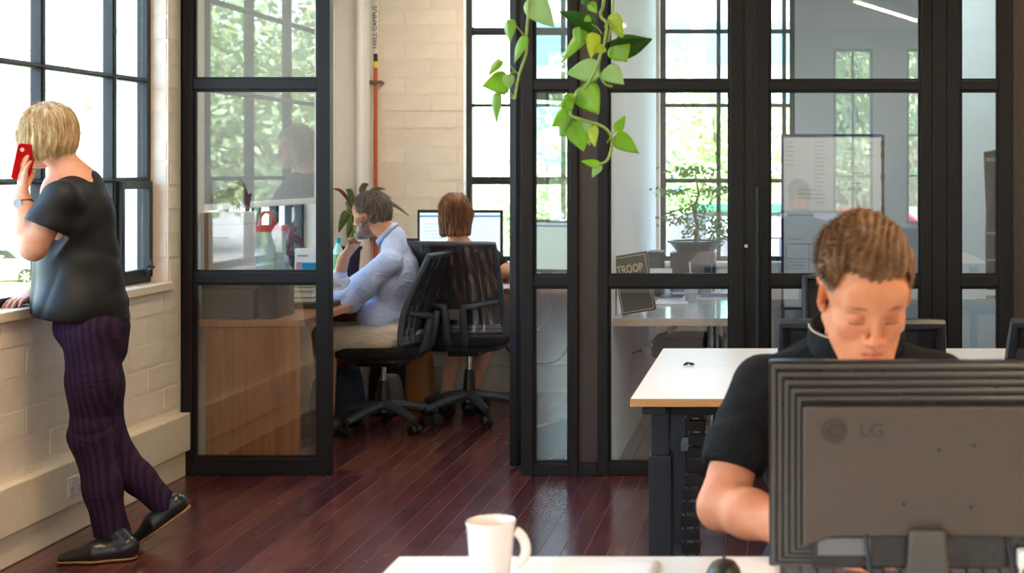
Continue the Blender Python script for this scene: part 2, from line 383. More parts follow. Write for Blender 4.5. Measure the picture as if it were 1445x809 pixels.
for i, (a, e) in enumerate(WF):
    n = max(1, round((e-a)/.28)); steel_window('window_%d' % (6+i), 'y', YF-.1, a, e, .8, ZT, [a+(e-a)*(k+1)/n for k in range(n-1)], [(1.37, .012), (1.85, .012), (2.35, .012)])
# glazed partition ----------------------------------------------
ZR = [(.94, .89), (1.86, 1.817), (2.76, 2.70)]
def glazed(name, parts, panes, z0, parent=None, y0=YP, dep=.06, railsz=ZR, kind='structure'):
    root = thing(name, None, None, kind=kind)
    for (xa, xb, dy) in parts:
        B = MB(); B.box(xa, xb, y0+dy, y0+dep-max(0, 0), 0, ZC); B.build('frame_stile', M_frame, root, bevel=.003)
    for (xa, xb) in panes:
        zz = [z0]
        B = MB(); B.box(xa, xb, y0+.004, y0+dep-.004, 0, z0); B.build('bottom_rail', M_frame, root, bevel=.003)
        for (t, l) in railsz:
            B = MB(); B.box(xa, xb, y0+.004, y0+dep-.004, l, t); B.build('frame_rail', M_frame, root, bevel=.003)
        B = MB(); B.box(xa, xb, y0+.004, y0+dep-.004, ZC-.05, ZC); B.build('frame_rail', M_frame, root, bevel=.003)
        es = [(z0, railsz[0][1])]+[(railsz[i][0], railsz[i+1][1]) for i in range(len(railsz)-1)]+[(railsz[-1][0], ZC-.05)]
        for za, zb in es:
            B = MB(); B.box(xa, xb, y0+dep*.6-.003, y0+dep*.6+.003, za, zb); B.build('pane', M_pglass, root)
            B = MB(); t = .012                                      # glazing bead
            for q in ((xa, xa+t, za, zb), (xb-t, xb, za, zb), (xa+t, xb-t, za, za+t), (xa+t, xb-t, zb-t, zb)):
                B.box(q[0], q[1], y0+dep*.6-.018, y0+dep*.6-.003, q[2], q[3])
            B.build('glazing_bead', M_frame, root)
    return root
g1 = glazed('window_9', [(-2.812, -2.762, 0), (-2.175, -2.117, 0)], [(-2.762, -2.175)], .08, railsz=[(.957, .907), (1.867, 1.82), (2.76, 2.70)])
B = MB(); B.box(XL-.004, -2.812, YP+.01, YP+.06, 0, ZC); B.box(XL-.004, -2.812, YP+.01, YP+.05, 0, ZC); B.build('frame_packer', M_frame, g1)
g2 = glazed('window_10', [(-1.217, -1.16, 0), (-.99, -.95, 0), (-.857, -.807, 0), (-.233, -.167, 0)], [(-1.16, -.99), (-.807, -.233)], .057)
B = MB(); B.box(-.95, -.857, YP+.03, YP+.05, .057, ZC); B.build('infill_panel', M_frame2, g2)
B = MB(); B.box(-.95, -.857, YP+.004, YP+.056, 0, .057); B.build('bottom_rail', M_frame, g2, bevel=.003)
g3 = glazed('door_2', [(-.117, -.05, 0), (.667, .72, 0)], [(-.05, .667)], .057, y0=YP+.01, kind='structure')
B = MB(); B.box(-.167, -.117, YP+.05, YP+.06, 0, ZC); B.build('door_seal', M_black, g3)
B = MB(); B.tube([(-.098, YP-.045, .60), (-.098, YP-.045, 1.36)], .013, 12)
for z in (.68, 1.28): B.tube([(-.098, YP-.045, z), (-.098, YP+.012, z)], .008, 8)
B.build('door_handle', M_frame, g3, smooth=True)
B = MB(); B.tube([(-.157, YP-.004, 1.082), (-.157, YP+.06, 1.082)], .009, 12); B.build('lock_cylinder', M_chrome, g3, smooth=True)
g4 = glazed('window_11', [(.72, .785, -.002), (.79, .85, 0), (1.033, 1.10, 0)], [(.85, 1.033)], .057)
B = MB(); B.box(1.10, XR, YP+.01, YP+.06, 0, ZC); B.build('trim_infill', mat('dark_walnut_panel', '3b2a20', .45, var=.15, stretch=(8, 8, .6)), kind='structure')
# the office door leaf standing open into the room
d1 = thing('door_1', None, None, (-1.285, 6.83, 0), kind='structure'); ang = math.atan2(7.36-6.83, -1.045+1.285); d1.rotation_euler.z = ang
ORIG[d1.name] = Vector((0, 0, 0)); Ld = .60
B = MB(); B.box(0, .05, -.02, .02, .01, 2.68); B.build('frame_stile', M_frame, d1, bevel=.003); B = MB(); B.box(Ld-.06, Ld, -.02, .02, .01, 2.68); B.build('frame_stile', M_frame, d1, bevel=.003)
for za, zb in ((.01, .17), (1.79, 1.83), (2.63, 2.68)):
    B = MB(); B.box(.05, Ld-.06, -.02, .02, za, zb); B.build('frame_rail', mat('grey_door_rail', '596067', .4), d1, bevel=.003)
for za, zb in ((.17, 1.79), (1.83, 2.63)):
    B = MB(); B.box(.05, Ld-.06, -.003, .003, za, zb); B.build('pane', M_pglass, d1)
B = MB(); B.tube([(Ld-.03, -.06, .85), (Ld-.03, -.06, 1.25)], .011, 10)
for z in (.9, 1.2): B.tube([(Ld-.03, -.06, z), (Ld-.03, -.018, z)], .007, 8)
B.build('door_handle', M_frame, d1, smooth=True)
# roller blind in the office window
rb = thing('roller_blind', 'pale grey roller blind half lowered over the office side window', 'blind', (-2.86, 7.85, 2.8))
B = MB(); B.box(-2.868, -2.865, 6.97, 8.73, 1.27, 2.80); B.build('blind_fabric', mat('blind_fabric', 'a4a8aa', .9), rb)
B = MB(); B.box(-2.878, -2.85, 6.97, 8.73, 1.235, 1.27); B.build('bottom_bar', M_white, rb, bevel=.006)
B = MB(); B.tube([(-2.862, 6.97, 2.83), (-2.862, 8.73, 2.83)], .03, 14); B.build('roller_tube', M_white, rb, smooth=True)
# ---------------------------------------------------------------- lamps that hang in the rooms
M_led = mat('led_diffuser', 'ffffff', .5, emit='ffe9cf', estr=9)
def pendant(loc, L_, rz, label, power, col=(1, .70, .42)):
    t = thing('linear_pendant', label, 'lamp', (0, 0, 0), 0, group='linear pendants along the ceiling')
    B = MB(); B.box(-.035, .035, -L_/2, L_/2, 0, .07); B.build('lamp_body', M_white, t, bevel=.004)
    B = MB(); B.box(-.028, .028, -L_/2+.01, L_/2-.01, -.006, 0); B.build('diffuser', M_led, t)
    for s_ in (-1, 1):
        B = MB(); B.tube([(0, s_*L_*.35, .07), (0, s_*L_*.35, ZC-loc[2])], .002, 6); B.build('hanging_wire', M_chrome, t)
    ld = bpy.data.lights.new('lamp_light', 'AREA'); ld.shape = 'RECTANGLE'; ld.size = .056; ld.size_y = L_-.03; ld.energy = power; ld.color = col
    lo = bpy.data.objects.new('lamp_light', ld); COL.objects.link(lo); lo.parent = t; lo.location = (0, 0, -.012)
    t.location = loc; t.rotation_euler.z = rz
PW = 36
pendant((1.08, -.5, 3.0), 1.9, .41, 'linear pendant lamp above and behind the camera, reflected in the glass', PW)
pendant((-1.6, -.2, 2.92), 1.9, 0, 'linear pendant lamp over the open aisle near the camera', PW)
pendant((-1.9, 4.2, 2.92), 1.9, 0, 'linear pendant lamp over the aisle beside the brick wall', PW)
pendant((1.5, 3.0, 2.92), 1.9, 0, 'linear pendant lamp over the white bench desks', PW*1.4)
pendant((-1.7, 8.0, 2.92), 1.5, 0, 'linear pendant lamp in the small glazed office', 19, (1, .84, .68))
pendant((.85, 7.32, 2.92), .9, 0, 'linear pendant lamp in the meeting room behind the glass', 30, (1, .92, .84))
B = MB(); B.box(.90, 3.2, 8.3, 8.4, 0, ZC); B.build('wall_nook', mat('pale_blue_wall', 'cfe8f4', .6, var=.02), kind='structure')
# ---------------------------------------------------------------- outside
ZG = -3.0
M_road = mat('asphalt', '8a8a88', .9, vscale=3); M_grass = mat('verge_grass', '6f8f45', .9, col2='8faa5a', vscale=2)
B = MB(); B.box(-160, 160, -160, 160, ZG-.3, ZG); B.build('ground', M_road, kind='structure')
B = MB(); B.box(-90, -40, -60, 150, ZG, ZG+.08); B.build('lawn', M_grass, kind='structure')
B = MB(); B.box(-38, 90, 22, 120, ZG, ZG+.08); B.build('lawn_rear', M_grass, kind='structure')
M_leaf1 = mat('tree_leaves', '86a065', .6, col2='b9cc9c', vscale=1.2, spec=.3); M_bark = mat('tree_bark', '6b5d4c', .9)
def crown_mesh(seed, n=9000):
    r = np.random.default_rng(seed); blobs = [(r.normal(0, .45, 3)*(1, 1, .6), r.uniform(.35, .6)) for _ in range(14)]
    vs = []; fs = []
    for i in range(n):
        c, R_ = blobs[r.integers(len(blobs))]; d = r.normal(0, 1, 3); d /= np.linalg.norm(d); p = c+d*R_*r.uniform(.7, 1.05)
        a = r.normal(0, 1, 3); a /= np.linalg.norm(a); q = np.cross(a, r.normal(0, 1, 3)); q /= np.linalg.norm(q); s_ = r.uniform(.012, .028)
        k = len(vs); vs += [p-a*s_*1.5, p+q*s_*.8, p+a*s_*1.5, p-q*s_*.8]; fs.append((k, k+1, k+2, k+3))
    me = bpy.data.meshes.new('crown'); me.from_pydata([tuple(v) for v in vs], [], fs); me.materials.append(M_leaf1); return me
CR = [crown_mesh(s_) for s_ in range(4)]
def tree(x, y, h, w, label, i):
    t = thing('tree', label, 'tree', (x, y, ZG), 0, group='street trees outside the windows')
    B = MB(); rr = h*.02+.08; B.tube([(x, y, ZG), (x+.1*w, y, ZG+h*.35), (x-.05*w, y+.1, ZG+h*.75)], [rr, rr*.8, rr*.3], 8)
    for k in range(4):
        a = k*1.7+i; B.tube([(x+.05*w, y, ZG+h*(.35+.06*k)), (x+math.cos(a)*w*.35, y+math.sin(a)*w*.35, ZG+h*(.6+.05*k))], [rr*.4, rr*.1], 6)
    B.build('trunk', M_bark, t)
    o = inst('crown', CR[i % 4], t, (x, y, ZG+h*.62), (w*.62, w*.62, h*.40), (0, 0, i*1.1))
for i, (x, y, h, w, lb) in enumerate([
    (-40, 64, 12, 9, 'leafy green street tree at the left edge of the window, behind the white car'), (-28.5, 68, 11.5, 7, 'leafy street tree seen behind the reveal end of the left window'),
    (-60, 96, 16, 11, 'taller leafy tree farther up the street at the left edge of the window'), (-40, 98, 14, 9.5, 'leafy tree far up the street between the dark bars of the left window'),
    (-15.5, -27, 10, 9, 'leafy tree outside the rear side window, reflected in the office glass'), (-26, -38, 13, 12, 'taller leafy tree farther back, reflected in the office glass'),
    (-1.7, 34, 7.6, 5.2, 'leafy tree filling the meeting room window'), (5.6, 44, 8, 5.5, 'leafy tree right of the dark mullion in the meeting room window'),
    (-8.3, 48, 5, 5.5, 'low leafy tree outside the glazed office window'), (1.5, -19, 9.5, 5, 'leafy tree behind the camera, reflected in the meeting room glass'),
    (-7, -22, 9, 6, 'second leafy tree behind the camera, left of the rear windows'), (10, -24, 9, 6.5, 'third leafy tree behind the camera, right of the rear windows'),
    (-12, 16, 7, 5, 'leafy tree close outside the corner of the building')]): tree(x, y, h, w, lb, i)
# buildings beyond
def building(x0, x1, y0, y1, h, label, m1, m2, nx, nz, face):
    t = thing('building', label, 'building', ((x0+x1)/2, (y0+y1)/2, ZG))
    B = MB(); B.box(x0, x1, y0, y1, ZG, ZG+h); B.build('wall', m1, t)
    B = MB(); B.box(x0-.3, x1+.3, y0-.3, y1+.3, ZG+h, ZG+h+.6); B.build('roof', m1, t)
    for i in range(nx):
        for j in range(nz):
            B = MB(); wx = (x1-x0)/nx; a = x0+wx*(i+.12); za = ZG+h*(j+.2)/nz; zb = ZG+h*(j+.85)/nz
            if face == 's': B.box(a, a+wx*.76, y0-.1, y0+.05, za, zb)
            else: wy = (y1-y0)/nx; ya = y0+wy*(i+.12); B.box(x1-.05, x1+.1, ya, ya+wy*.76, za, zb)
            B.build('window', m2, t)
M_tower = mat('tower_render', 'b9c3cc', .7); M_tglass = mat('tower_blue_glass', '4f88b8', .12, spec=.9); M_build = mat('pale_render', 'd8d2c6', .8)
building(-11, 4, 62, 74, 34, 'pale blue glass tower seen high in the meeting room window', M_tower, M_tglass, 6, 12, 's')
building(-100, -80, 20, 110, 9, 'long pale building beyond the trees across the street', M_build, M_tglass, 12, 3, 'e')
# cars
def car(loc, rz, label, paint):
    t = thing('car', label, 'car', (0, 0, 0))
    prof = [(-2.1, .35), (-2.15, .75), (-1.95, .95), (-1.5, 1.0), (-.95, 1.42), (-.4, 1.5), (.7, 1.46), (1.35, 1.02), (1.95, .86), (2.12, .6), (2.1, .35)]
    B = MB(); B.prism(prof, 'y', -.85, .85); B.build('car_body', paint, t, bevel=.08, seg=3, smooth=True)
    B = MB()
    for s_ in (-.86, .86):
        B.prism([(-.95, .98), (-.62, 1.34), (.02, 1.39), (.02, 1.0)], 'y', s_-.012, s_+.012); B.prism([(.1, 1.0), (.1, 1.39), (.66, 1.36), (1.1, 1.0)], 'y', s_-.012, s_+.012)
    B.build('side_window', M_black, t)
    for xx in (-1.35, 1.35):
        for yy in (-.78, .78):
            B = MB(); B.tube([(xx, yy-.1, .33), (xx, yy+.1, .33)], .33, 20); w = B.build('wheel', M_black, t, bevel=.03)
            B = MB(); s_ = 1 if yy > 0 else -1
            for k in range(7): a = k*2*math.pi/7; B.obox((xx+math.cos(a)*.12, yy+s_*.105, .33+math.sin(a)*.12), (.2, .02, .045), (0, -a, 0))
            B.tube([(xx, yy+s_*.1, .33), (xx, yy+s_*.12, .33)], .06, 12); B.build('wheel_rim', M_chrome, w)
    B = MB()
    for s_ in (-.6, .6): B.box(2.05, 2.14, s_-.18, s_+.18, .62, .76); B.box(-2.17, -2.1, s_-.16, s_+.16, .72, .86)
    B.build('car_light', M_white, t)
    t.location = loc; t.rotation_euler.z = rz
car((-30.4, 55.5, ZG), 0, 'white car parked in the street, seen below the window bars by the woman', mat('white_car_paint', 'f0f0f0', .25, coat=.5))
car((1.7, -14.2, ZG+2.2), 0, 'red car behind the camera, reflected in the meeting room glass', mat('red_car_paint', 'c01820', .25, coat=.5))
B = MB(); B.box(-30, 60, -40, -8, ZG, ZG+2.2); B.build('terrace_ground', M_road, kind='structure')
# ================================================================ OBJECTS
M_mesh = mat('black_mesh_fabric', '17181a', .8, alpha=.82)
M_meshf = mat('grey_mesh_fabric', '20242a', .8, alpha=.86)
M_cfr = mat('blue_grey_chair_plastic', '3d454d', .45, var=.06)
M_cush = mat('black_seat_fabric', '131315', .9, bump=.3, bscale=400)
M_desk = mat('white_laminate', 'efece6', .35, var=.01)
M_ply = mat('plywood_edge', 'cf9b62', .5, var=.15, stretch=(2, 2, 120), vscale=4)
M_navy = mat('black_powder_coat', '20252d', .45)
M_film = glass('plastic_film', (.93, .93, .94), .03, 1.8)
def rrect(w, h, r, n=5):
    out = []
    for cx, cy, a0 in ((w/2-r, h/2-r, 0), (-w/2+r, h/2-r, 90), (-w/2+r, -h/2+r, 180), (w/2-r, -h/2+r, 270)):
        for k in range(n+1): a = math.radians(a0+90*k/n); out.append((cx+r*math.cos(a), cy+r*math.sin(a)))
    return out
def back_pt(u, v, w=.52, z0=.53, h=.50):
    """curved chair back; u -1..1 across, v 0..1 up"""
    ww = w/2*(1-.05*v-.03*(1-v)**3)
    y = -.235+.035*u*u-.10*(v-.25)+.045*math.cos((v-.28)*3.1)-.045
    return Vector((u*ww, y, z0+h*v))
def make_chair(label, group, style):
    t = thing('office_chair', label, 'chair', (0, 0, 0), 0, group)
    fr = M_cfr if style == 'spine' else M_navy; w = .52 if style != 'square' else .49
    B = MB(); pl = rrect(.49, .46, .12, 6)
    B.prism([(x*(1-.1*(y < -.1)), y) for x, y in pl], 'z', .435, .50); B.build('seat', M_cush, t, bevel=.022, seg=3, smooth=True)
    B = MB(); B.prism(rrect(.40, .36, .08), 'z', .41, .436); B.box(-.09, .09, -.12, .12, .375, .412); B.build('seat_pan', M_black, t, bevel=.005)
    B = MB(); nu, nv = 14, 14
    vs = [back_pt(-1+2*i/nu, j/nv, w) for j in range(nv+1) for i in range(nu+1)]
    B.add(vs, [(j*(nu+1)+i, j*(nu+1)+i+1, (j+1)*(nu+1)+i+1, (j+1)*(nu+1)+i) for j in range(nv) for i in range(nu)])
    B.build('mesh_back', M_mesh if style == 'square' else M_meshf, t, smooth=True, solid=.003)
    B = MB(); us = [-1+2*k/10 for k in range(11)]; vs_ = [k/10 for k in range(11)]
    loop = [back_pt(-1, v, w) for v in vs_]+[back_pt(u, 1, w) for u in us[1:-1]]+[back_pt(1, v, w) for v in reversed(vs_)]+[back_pt(u, 0, w) for u in reversed(us[1:-1])]
    loop.append(loop[0]); loop.append(loop[1]); B.tube(loop, .017, 8, caps=False); 
    for q in (.0, .045): B.tube([back_pt(u, q, w) for u in us], .018, 8)
    B.build('back_frame', fr, t, smooth=True)
    if style == 'spine':
        B = MB()
        for s_ in (-1, 1):
            pp = [back_pt(s_*.93, .34, w)+Vector((0, -.012, 0)), back_pt(s_*.55, .31, w)+Vector((0, -.03, 0)), back_pt(s_*.22, .285, w)+Vector((0, -.045, 0)), Vector((s_*.05, -.275, .62)), Vector((s_*.05, -.255, .50)), Vector((s_*.045, -.19, .43)), Vector((s_*.03, -.05, .40))]
            B = MB(); B.tube(pp, [.015, .018, .022, .023, .023, .02, .014], 10); B.build('back_support', fr, t, smooth=True)
        B = MB(); B.box(-.045, .045, -.27, -.255, .60, .66); B.build('lumbar_label', mat('dark_label', '5a554e', .6), t, bevel=.003)
        B = MB()                                                     # clear film still wrapped over the new back
        rr = random.Random(3); n1, n2 = 30, 22; vs = []; fr_ = [rr.uniform(-.0035, .0035) for _ in range(n1+1)]
        for j in range(n2+1):
            for i in range(n1+1):
                q = back_pt((-1+2*i/n1)*.97, j/n2, w); vs.append(q+Vector((0, -.020+fr_[i]+.0022*math.sin(j*.9+i*2.1)+rr.uniform(-.0012, .0012), 0)))
        B.add(vs, [(j*(n1+1)+i, j*(n1+1)+i+1, (j+1)*(n1+1)+i+1, (j+1)*(n1+1)+i) for j in range(n2) for i in range(n1)])
        B.build('plastic_film', M_film, t, smooth=True, angle=80)
    else:
        B = MB(); B.tube([(0, -.26, .80), (0, -.27, .60), (0, -.24, .48), (0, -.1, .41)], [.02, .024, .026, .024], 10); B.build('back_support', fr, t, smooth=True)
    B = MB(); B.tube([(0, 0, .26), (0, 0, .40)], .014, 14); B.build('gas_lift', M_chrome, t, smooth=True)
    B = MB(); B.tube([(0, 0, .10), (0, 0, .20), (0, 0, .285)], [.045, .034, .026], 16); B.build('column', M_black, t, smooth=True)
    for k in range(5):
        a = math.radians(18+72*k); d = Vector((math.cos(a), math.sin(a), 0)); e = d*.30
        B = MB(); B.tube([d*.02+Vector((0, 0, .14)), d*.15+Vector((0, 0, .125)), e+Vector((0, 0, .088))], [.032, .026, .018], 8, flat=1); B.build('star_leg', fr if style == 'spine' else M_black, t, smooth=True)
        B = MB(); n = Vector((-d.y, d.x, 0)); c = e+Vector((0, 0, .03))
        for s_ in (-1, 1): B.tube([c+n*s_*.006, c+n*s_*.028], .030, 16)
        B.tube([c+n*-.01, c+n*.01], .02, 10); B.tube([e+Vector((0, 0, .04)), e+Vector((0, 0, .09))], .008, 8)
        B.build('caster', M_black, t, bevel=.004)
    return t
ch1 = make_chair('grey-framed mesh office chair under the man in the light blue shirt', 'office chairs in the glazed office', 'spine')
ch2 = dup(ch1, (-1.795, 8.20, 0), math.radians(-5), 'grey-framed mesh office chair, back to the camera, under the brown-haired woman')
ch1.location = (-2.20, 7.88, 0); ch1.rotation_euler.z = math.radians(84); ch1.scale = (1, 1, .95)
ch3 = make_chair('black square-backed mesh chair directly behind the man in the black polo', 'black mesh chairs at the white bench', 'square')
dup(ch3, (.82, 4.15, 0), math.radians(3), 'black square-backed mesh chair cut off by the right edge of the photo').scale = (.9, 1, 1)
dup(ch3, (.33, 6.0, 0), math.radians(181), 'black mesh chair facing the camera from the far side of the white bench').scale = (.9, 1, .93)
dup(ch3, (.40, 3.08, 0), math.radians(178), 'black mesh chair the man in the black polo sits on').scale = (1, 1, .9)
ch3.scale = (.9, 1, 1); ch3.location = (.232, 4.12, 0); ch3.rotation_euler.z = math.radians(-2)
# white bench desks --------------------------------------------
def bench(label, y0, y1, front):
    t = thing('bench_desk', label, 'desk', (.6, (y0+y1)/2, 0), 0, None)
    x0, x1 = (-.462, 1.85)
    B = MB(); B.box(x0, x1, y0, y1, .704, .73); B.build('tabletop', M_desk, t, bevel=.002)
    B = MB(); e = .0015; B.box(x0-e, x0, y0, y1, .705, .729); B.box(x0, x1, y0-e, y0, .705, .729) if front else B.box(x0, x1, y1, y1+e, .705, .729); B.build('plywood_edging', M_ply, t)
    ym = (y0+y1)/2-.06 if front else (y0+y1)/2+.05
    for xx in (-.40, 1.7):
        B = MB(); B.box(xx-.03, xx+.045, ym-.05, ym+.05, 0.02, .50); B.build('leg', M_navy, t, bevel=.003)
        B = MB(); B.box(xx-.022, xx+.037, ym-.04, ym+.04, .50, .68); B.build('inner_leg', M_navy, t, bevel=.002)
        B = MB(); B.box(xx-.03, xx+.045, y0+.03, y1-.03, .675, .703); B.build('top_bracket', M_navy, t, bevel=.002)
        B = MB(); B.box(xx-.035, xx+.05, y0+.03, y1-.03, 0, .022); B.build('foot', M_navy, t, bevel=.004)
    B = MB(); B.box(-.36, 1.67, ym-.02, ym+.02, .63, .675); B.build('cross_beam', M_navy, t, bevel=.002)
    B = MB(); B.box(-.33, -.18, ym+.03, ym+.12, .50, .53); B.build('cable_tray', mat('grey_tray', '8b929a', .4), t, bevel=.003)
    return t
bd = bench('white bench desk with a plywood edge, nearest the camera behind the man', 4.40, 5.12, True)
bench('white bench desk on the far side of the seam, against the glass partition', 5.13, 5.64, False)
# cable spine and cable on the seam
t = thing('cable_spine', 'black segmented cable spine hanging under the white bench desk', 'cable spine', (-.28, 4.72, .70))
for k in range(15):
    z = .68-k*.045; B = MB(); x0 = -.285+.012*math.sin(k*.5); B.box(x0-.03, x0+.03, 4.70, 4.73, z-.018, z+.018); B.box(x0-.022, x0-.012, 4.70, 4.73, z-.028, z-.018); B.box(x0+.012, x0+.022, 4.70, 4.73, z-.028, z-.018)
    B.build('link', M_black, t, bevel=.002)
t = thing('cable_clip', 'small black cable loop on the seam between the white bench desks', 'cable', (-.33, 5.12, .73))
B = MB(); B.tube([(-.345+.03*u, 5.12+.012*math.sin(u*6), .735+.008*math.sin(u*3)) for u in [k/12 for k in range(13)]], .0035, 6); B.tube([(-.34, 5.135, .735), (-.32, 5.125, .742), (-.31, 5.14, .735)], .003, 6); B.build('cable_loop', M_black, t, smooth=True)
# ---------------------------------------------------------------- foreground table
t = thing('work_table', 'white table in the foreground under the mug and the big monitor', 'table', (.4, 1.9, 0))
B = MB(); B.box(-.700, 1.6, 1.0, 2.605, .70, .73); B.build('tabletop', M_desk, t, bevel=.003)
for x, y in ((-.55, 1.15), (-.55, 2.45), (1.5, 1.15), (1.5, 2.45)):
    B = MB(); B.box(x-.03, x+.03, y-.03, y+.03, 0, .70); B.build('leg', M_navy, t, bevel=.003)
# mug
c = Vector((-.497, 2.44, .7305)); t = thing('coffee_mug', 'tall white mug in the foreground on the white table', 'mug', c)
prof = [(0, .002), (.028, .0), (.032, .004), (.036, .04), (.0415, .098), (.0428, .104), (.0415, .1065), (.0395, .104), (.037, .09), (.031, .02), (0, .012)]
B = MB(); B.lathe(prof, c, 48); B.build('mug_body', mat('glazed_white_ceramic', 'efe9e2', .2, var=.01, coat=.3), t, smooth=True)
B = MB(); B.lathe([(0, .088), (.0366, .088), (.0368, .0875)], c, 32); B.build('coffee', mat('milky_coffee', 'b98a5c', .15), t, smooth=True)
B = MB(); B.tube([c+Vector((.0385+.0225*math.sin(a)*(1-.1*math.cos(a)), -.004, .060+.029*math.cos(a))) for a in [math.radians(12+q*13) for q in range(13)]], [.0065]*13, 12, flat=1.35); B.build('handle', MATS['glazed_white_ceramic'], t, smooth=True)
# papers
t = thing('paper_stack', 'stack of white papers lying on the foreground table beside the mug', 'papers', (-.31, 2.42, .7305))
for k, rz in enumerate((0, -.03, .02, -.012)):
    B = MB(); n = 12; vs = []
    for j in range(n+1):
        for i in range(n+1):
            u, v = i/n, j/n; x = -.1+.2*u; y = -.15+.3*v; z = .0015+k*.0016+(.006*(1-u)**2*(1-v*.3) if k == 3 else 0)+(.002*math.sin(u*5+v*2) if k == 3 else 0)
            if k == 3: z = max(z, .0065)
            q = Matrix.Rotation(rz, 3, 'Z') @ Vector((x, y, 0)); vs.append((-.318+q.x, 2.40+q.y, .7305+z))
    B.add(vs, [(j*(n+1)+i, j*(n+1)+i+1, (j+1)*(n+1)+i+1, (j+1)*(n+1)+i) for j in range(n) for i in range(n)])
    B.build('paper_sheet', mat('paper', 'f4f4f6', .8, var=.01), t, smooth=True, solid=.0008)
c = Vector((-.097, 2.46, .7305)); t = thing('computer_mouse', 'small black mouse on the foreground table left of the monitor', 'mouse', c)
B = MB(); B.lathe([(.001, .031), (.012, .030), (.022, .025), (.029, .014), (.031, .004), (.029, 0), (0, 0)], c, 24, M=Matrix.Diagonal((1, 1.7, 1))); B.build('mouse_body', M_black, t, smooth=True)
B = MB(); B.tube([c+Vector((-.003, .028, .028)), c+Vector((.003, .028, .028))], .006, 12); B.build('scroll_wheel', M_cfr, t)
# keyboard
t = thing('keyboard', 'black keyboard hidden behind the big monitor, under the man\'s hands', 'keyboard', (.2, 2.47, .7305))
B = MB(); B.box(-.0, .44, 2.42, 2.55, .7305, .745); B.build('keyboard_case', M_black, t, bevel=.004)
B = MB()
for r in range(5):
    for k in range(15): B.box(.01+k*.0285, .034+k*.0285, 2.427+r*.024, 2.447+r*.024, .745, .75)
B.build('keys', M_cfr, t, kind='stuff')
# ---------------------------------------------------------------- big foreground monitor
M_mon = mat('matte_warm_grey_shell', '4b3f37', .55, var=.05, vscale=60, bump=.15, bscale=900)
M_rim = mat('glossy_dark_bezel', '211f1f', .22, var=.05)
M_ridge = mat('satin_dark_ridge', '4a4540', .28)
ym = 2.35; x0, x1, z0, z1 = -.0176, .515, .782, 1.124
t = thing('desktop_monitor', 'large dark computer monitor in the foreground seen from behind', 'monitor', (.24, 2.34, .7305))
B = MB(); B.box(x0, x1, ym, ym+.022, z0, z1); B.build('bezel', M_rim, t, bevel=.004, seg=3)
B = MB(); B.box(x0+.02, x1-.02, ym+.0222, ym+.0235, z0+.02, z1-.02); B.build('screen', mat('lit_screen_front', 'dfe8f2', .3, emit='dfe8f2', estr=.6), t)
for k in range(5):
    i_ = .004+k*.0105; B = MB(); B.box(x0+i_, x1-i_, ym-.005*(k+1), ym-.005*k+.001, z0+i_*.8, z1-i_*1.2); B.build('rim_step', M_rim, t, bevel=.001)
    ya, yb2 = ym-.005*(k+1)-.0055, ym-.005*(k+1)+.001; wz = .0062
    xa, xb, za, zb = x0+i_+.001, x1-i_-.001, z0+i_*.8+.001, z1-i_*1.2-.001
    B = MB(); n0 = [(xa, za), (xb, za), (xb, zb), (xa, zb)]; n1 = [(xa+wz, za+wz), (xb-wz, za+wz), (xb-wz, zb-wz), (xa+wz, zb-wz)]
    v = [(x_, yy, z_) for yy in (ya, yb2) for ring in (n0, n1) for x_, z_ in ring]; f = []
    for q in range(4):
        r = (q+1) % 4; f += [(q, r, 4+r, 4+q), (8+q, 12+q, 12+r, 8+r), (q, 8+q, 8+r, r), (4+q, 4+r, 12+r, 12+q)]
    B.add(v, f); B.build('ridge', M_ridge, t, bevel=.0016)
B = MB(); i_ = .058; B.prism([(x0+.056, z0+.045), (x0+.056, z1-.07), (x1-.056, z1-.07), (x1-.056, z0+.045), (x1-.1, z0+.062), (x0+.1, z0+.062)][::-1], 'y', ym-.052, ym-.03)
B.build('back_panel', M_mon, t, bevel=.004, seg=3)
B = MB(); B.box(x0+.07, x1-.07, ym-.040, ym-.02, z0+.008, z0+.062); B.build('lower_recess', M_rim, t, bevel=.003)
B = MB(); B.box(x0+.08, x0+.165, ym-.0412, ym-.040, z0+.030, z0+.058); B.build('rating_label', mat('silver_label', '6c6c6e', .5), t)
cc = Vector((x0+.107, ym-.0525, z1-.107))
B = MB(); B.tube([cc+Vector((0, .0008, 0)), cc-Vector((0, .0004, 0))], .021, 36); lg = B.build('logo_disc', mat('dark_logo', '352d28', .5), t)
B = MB(); rr_ = .0145
B.tube([cc+Vector((rr_*math.cos(a), -.001, rr_*math.sin(a))) for a in [math.radians(50+q*15) for q in range(21)]], .0009, 6)
B.tube([cc+Vector((-.001, -.001, .005)), cc+Vector((-.001, -.001, -.005)), cc+Vector((.004, -.001, -.005))], .0009, 6); B.tube([cc+Vector((.003, -.001, 0)), cc+Vector((.0115, -.001, 0))], .0009, 6)
B.build('logo_outline', M_mon, lg)
text('logo_lettering', 'LG', .030, MATS['dark_logo'], cc+Vector((.060, .0004, 0)), (math.pi/2, 0, 0), t, bold=.0006, sx=1.1)
for x, z in ((.333, -.131), (.328, -.231), (.276, -.138), (.219, -.226)):
    B = MB(); B.tube([(x0+x, ym-.0525, z1+z), (x0+x, ym-.050, z1+z)], .0035, 12); B.build('screw_hole', M_black, t)
B = MB(); xn = .238
B.prism([(xn-.034, .79), (xn-.045, .732), (xn+.045, .732), (xn+.034, .79), (xn+.03, .86), (xn-.03, .86)], 'y', ym-.075, ym-.048); B.build('stand_neck', M_ridge, t, bevel=.006)
B = MB(); B.box(xn-.022, xn+.022, ym-.079, ym-.074, .732, .782); B.build('neck_inset', M_black, t, bevel=.002)
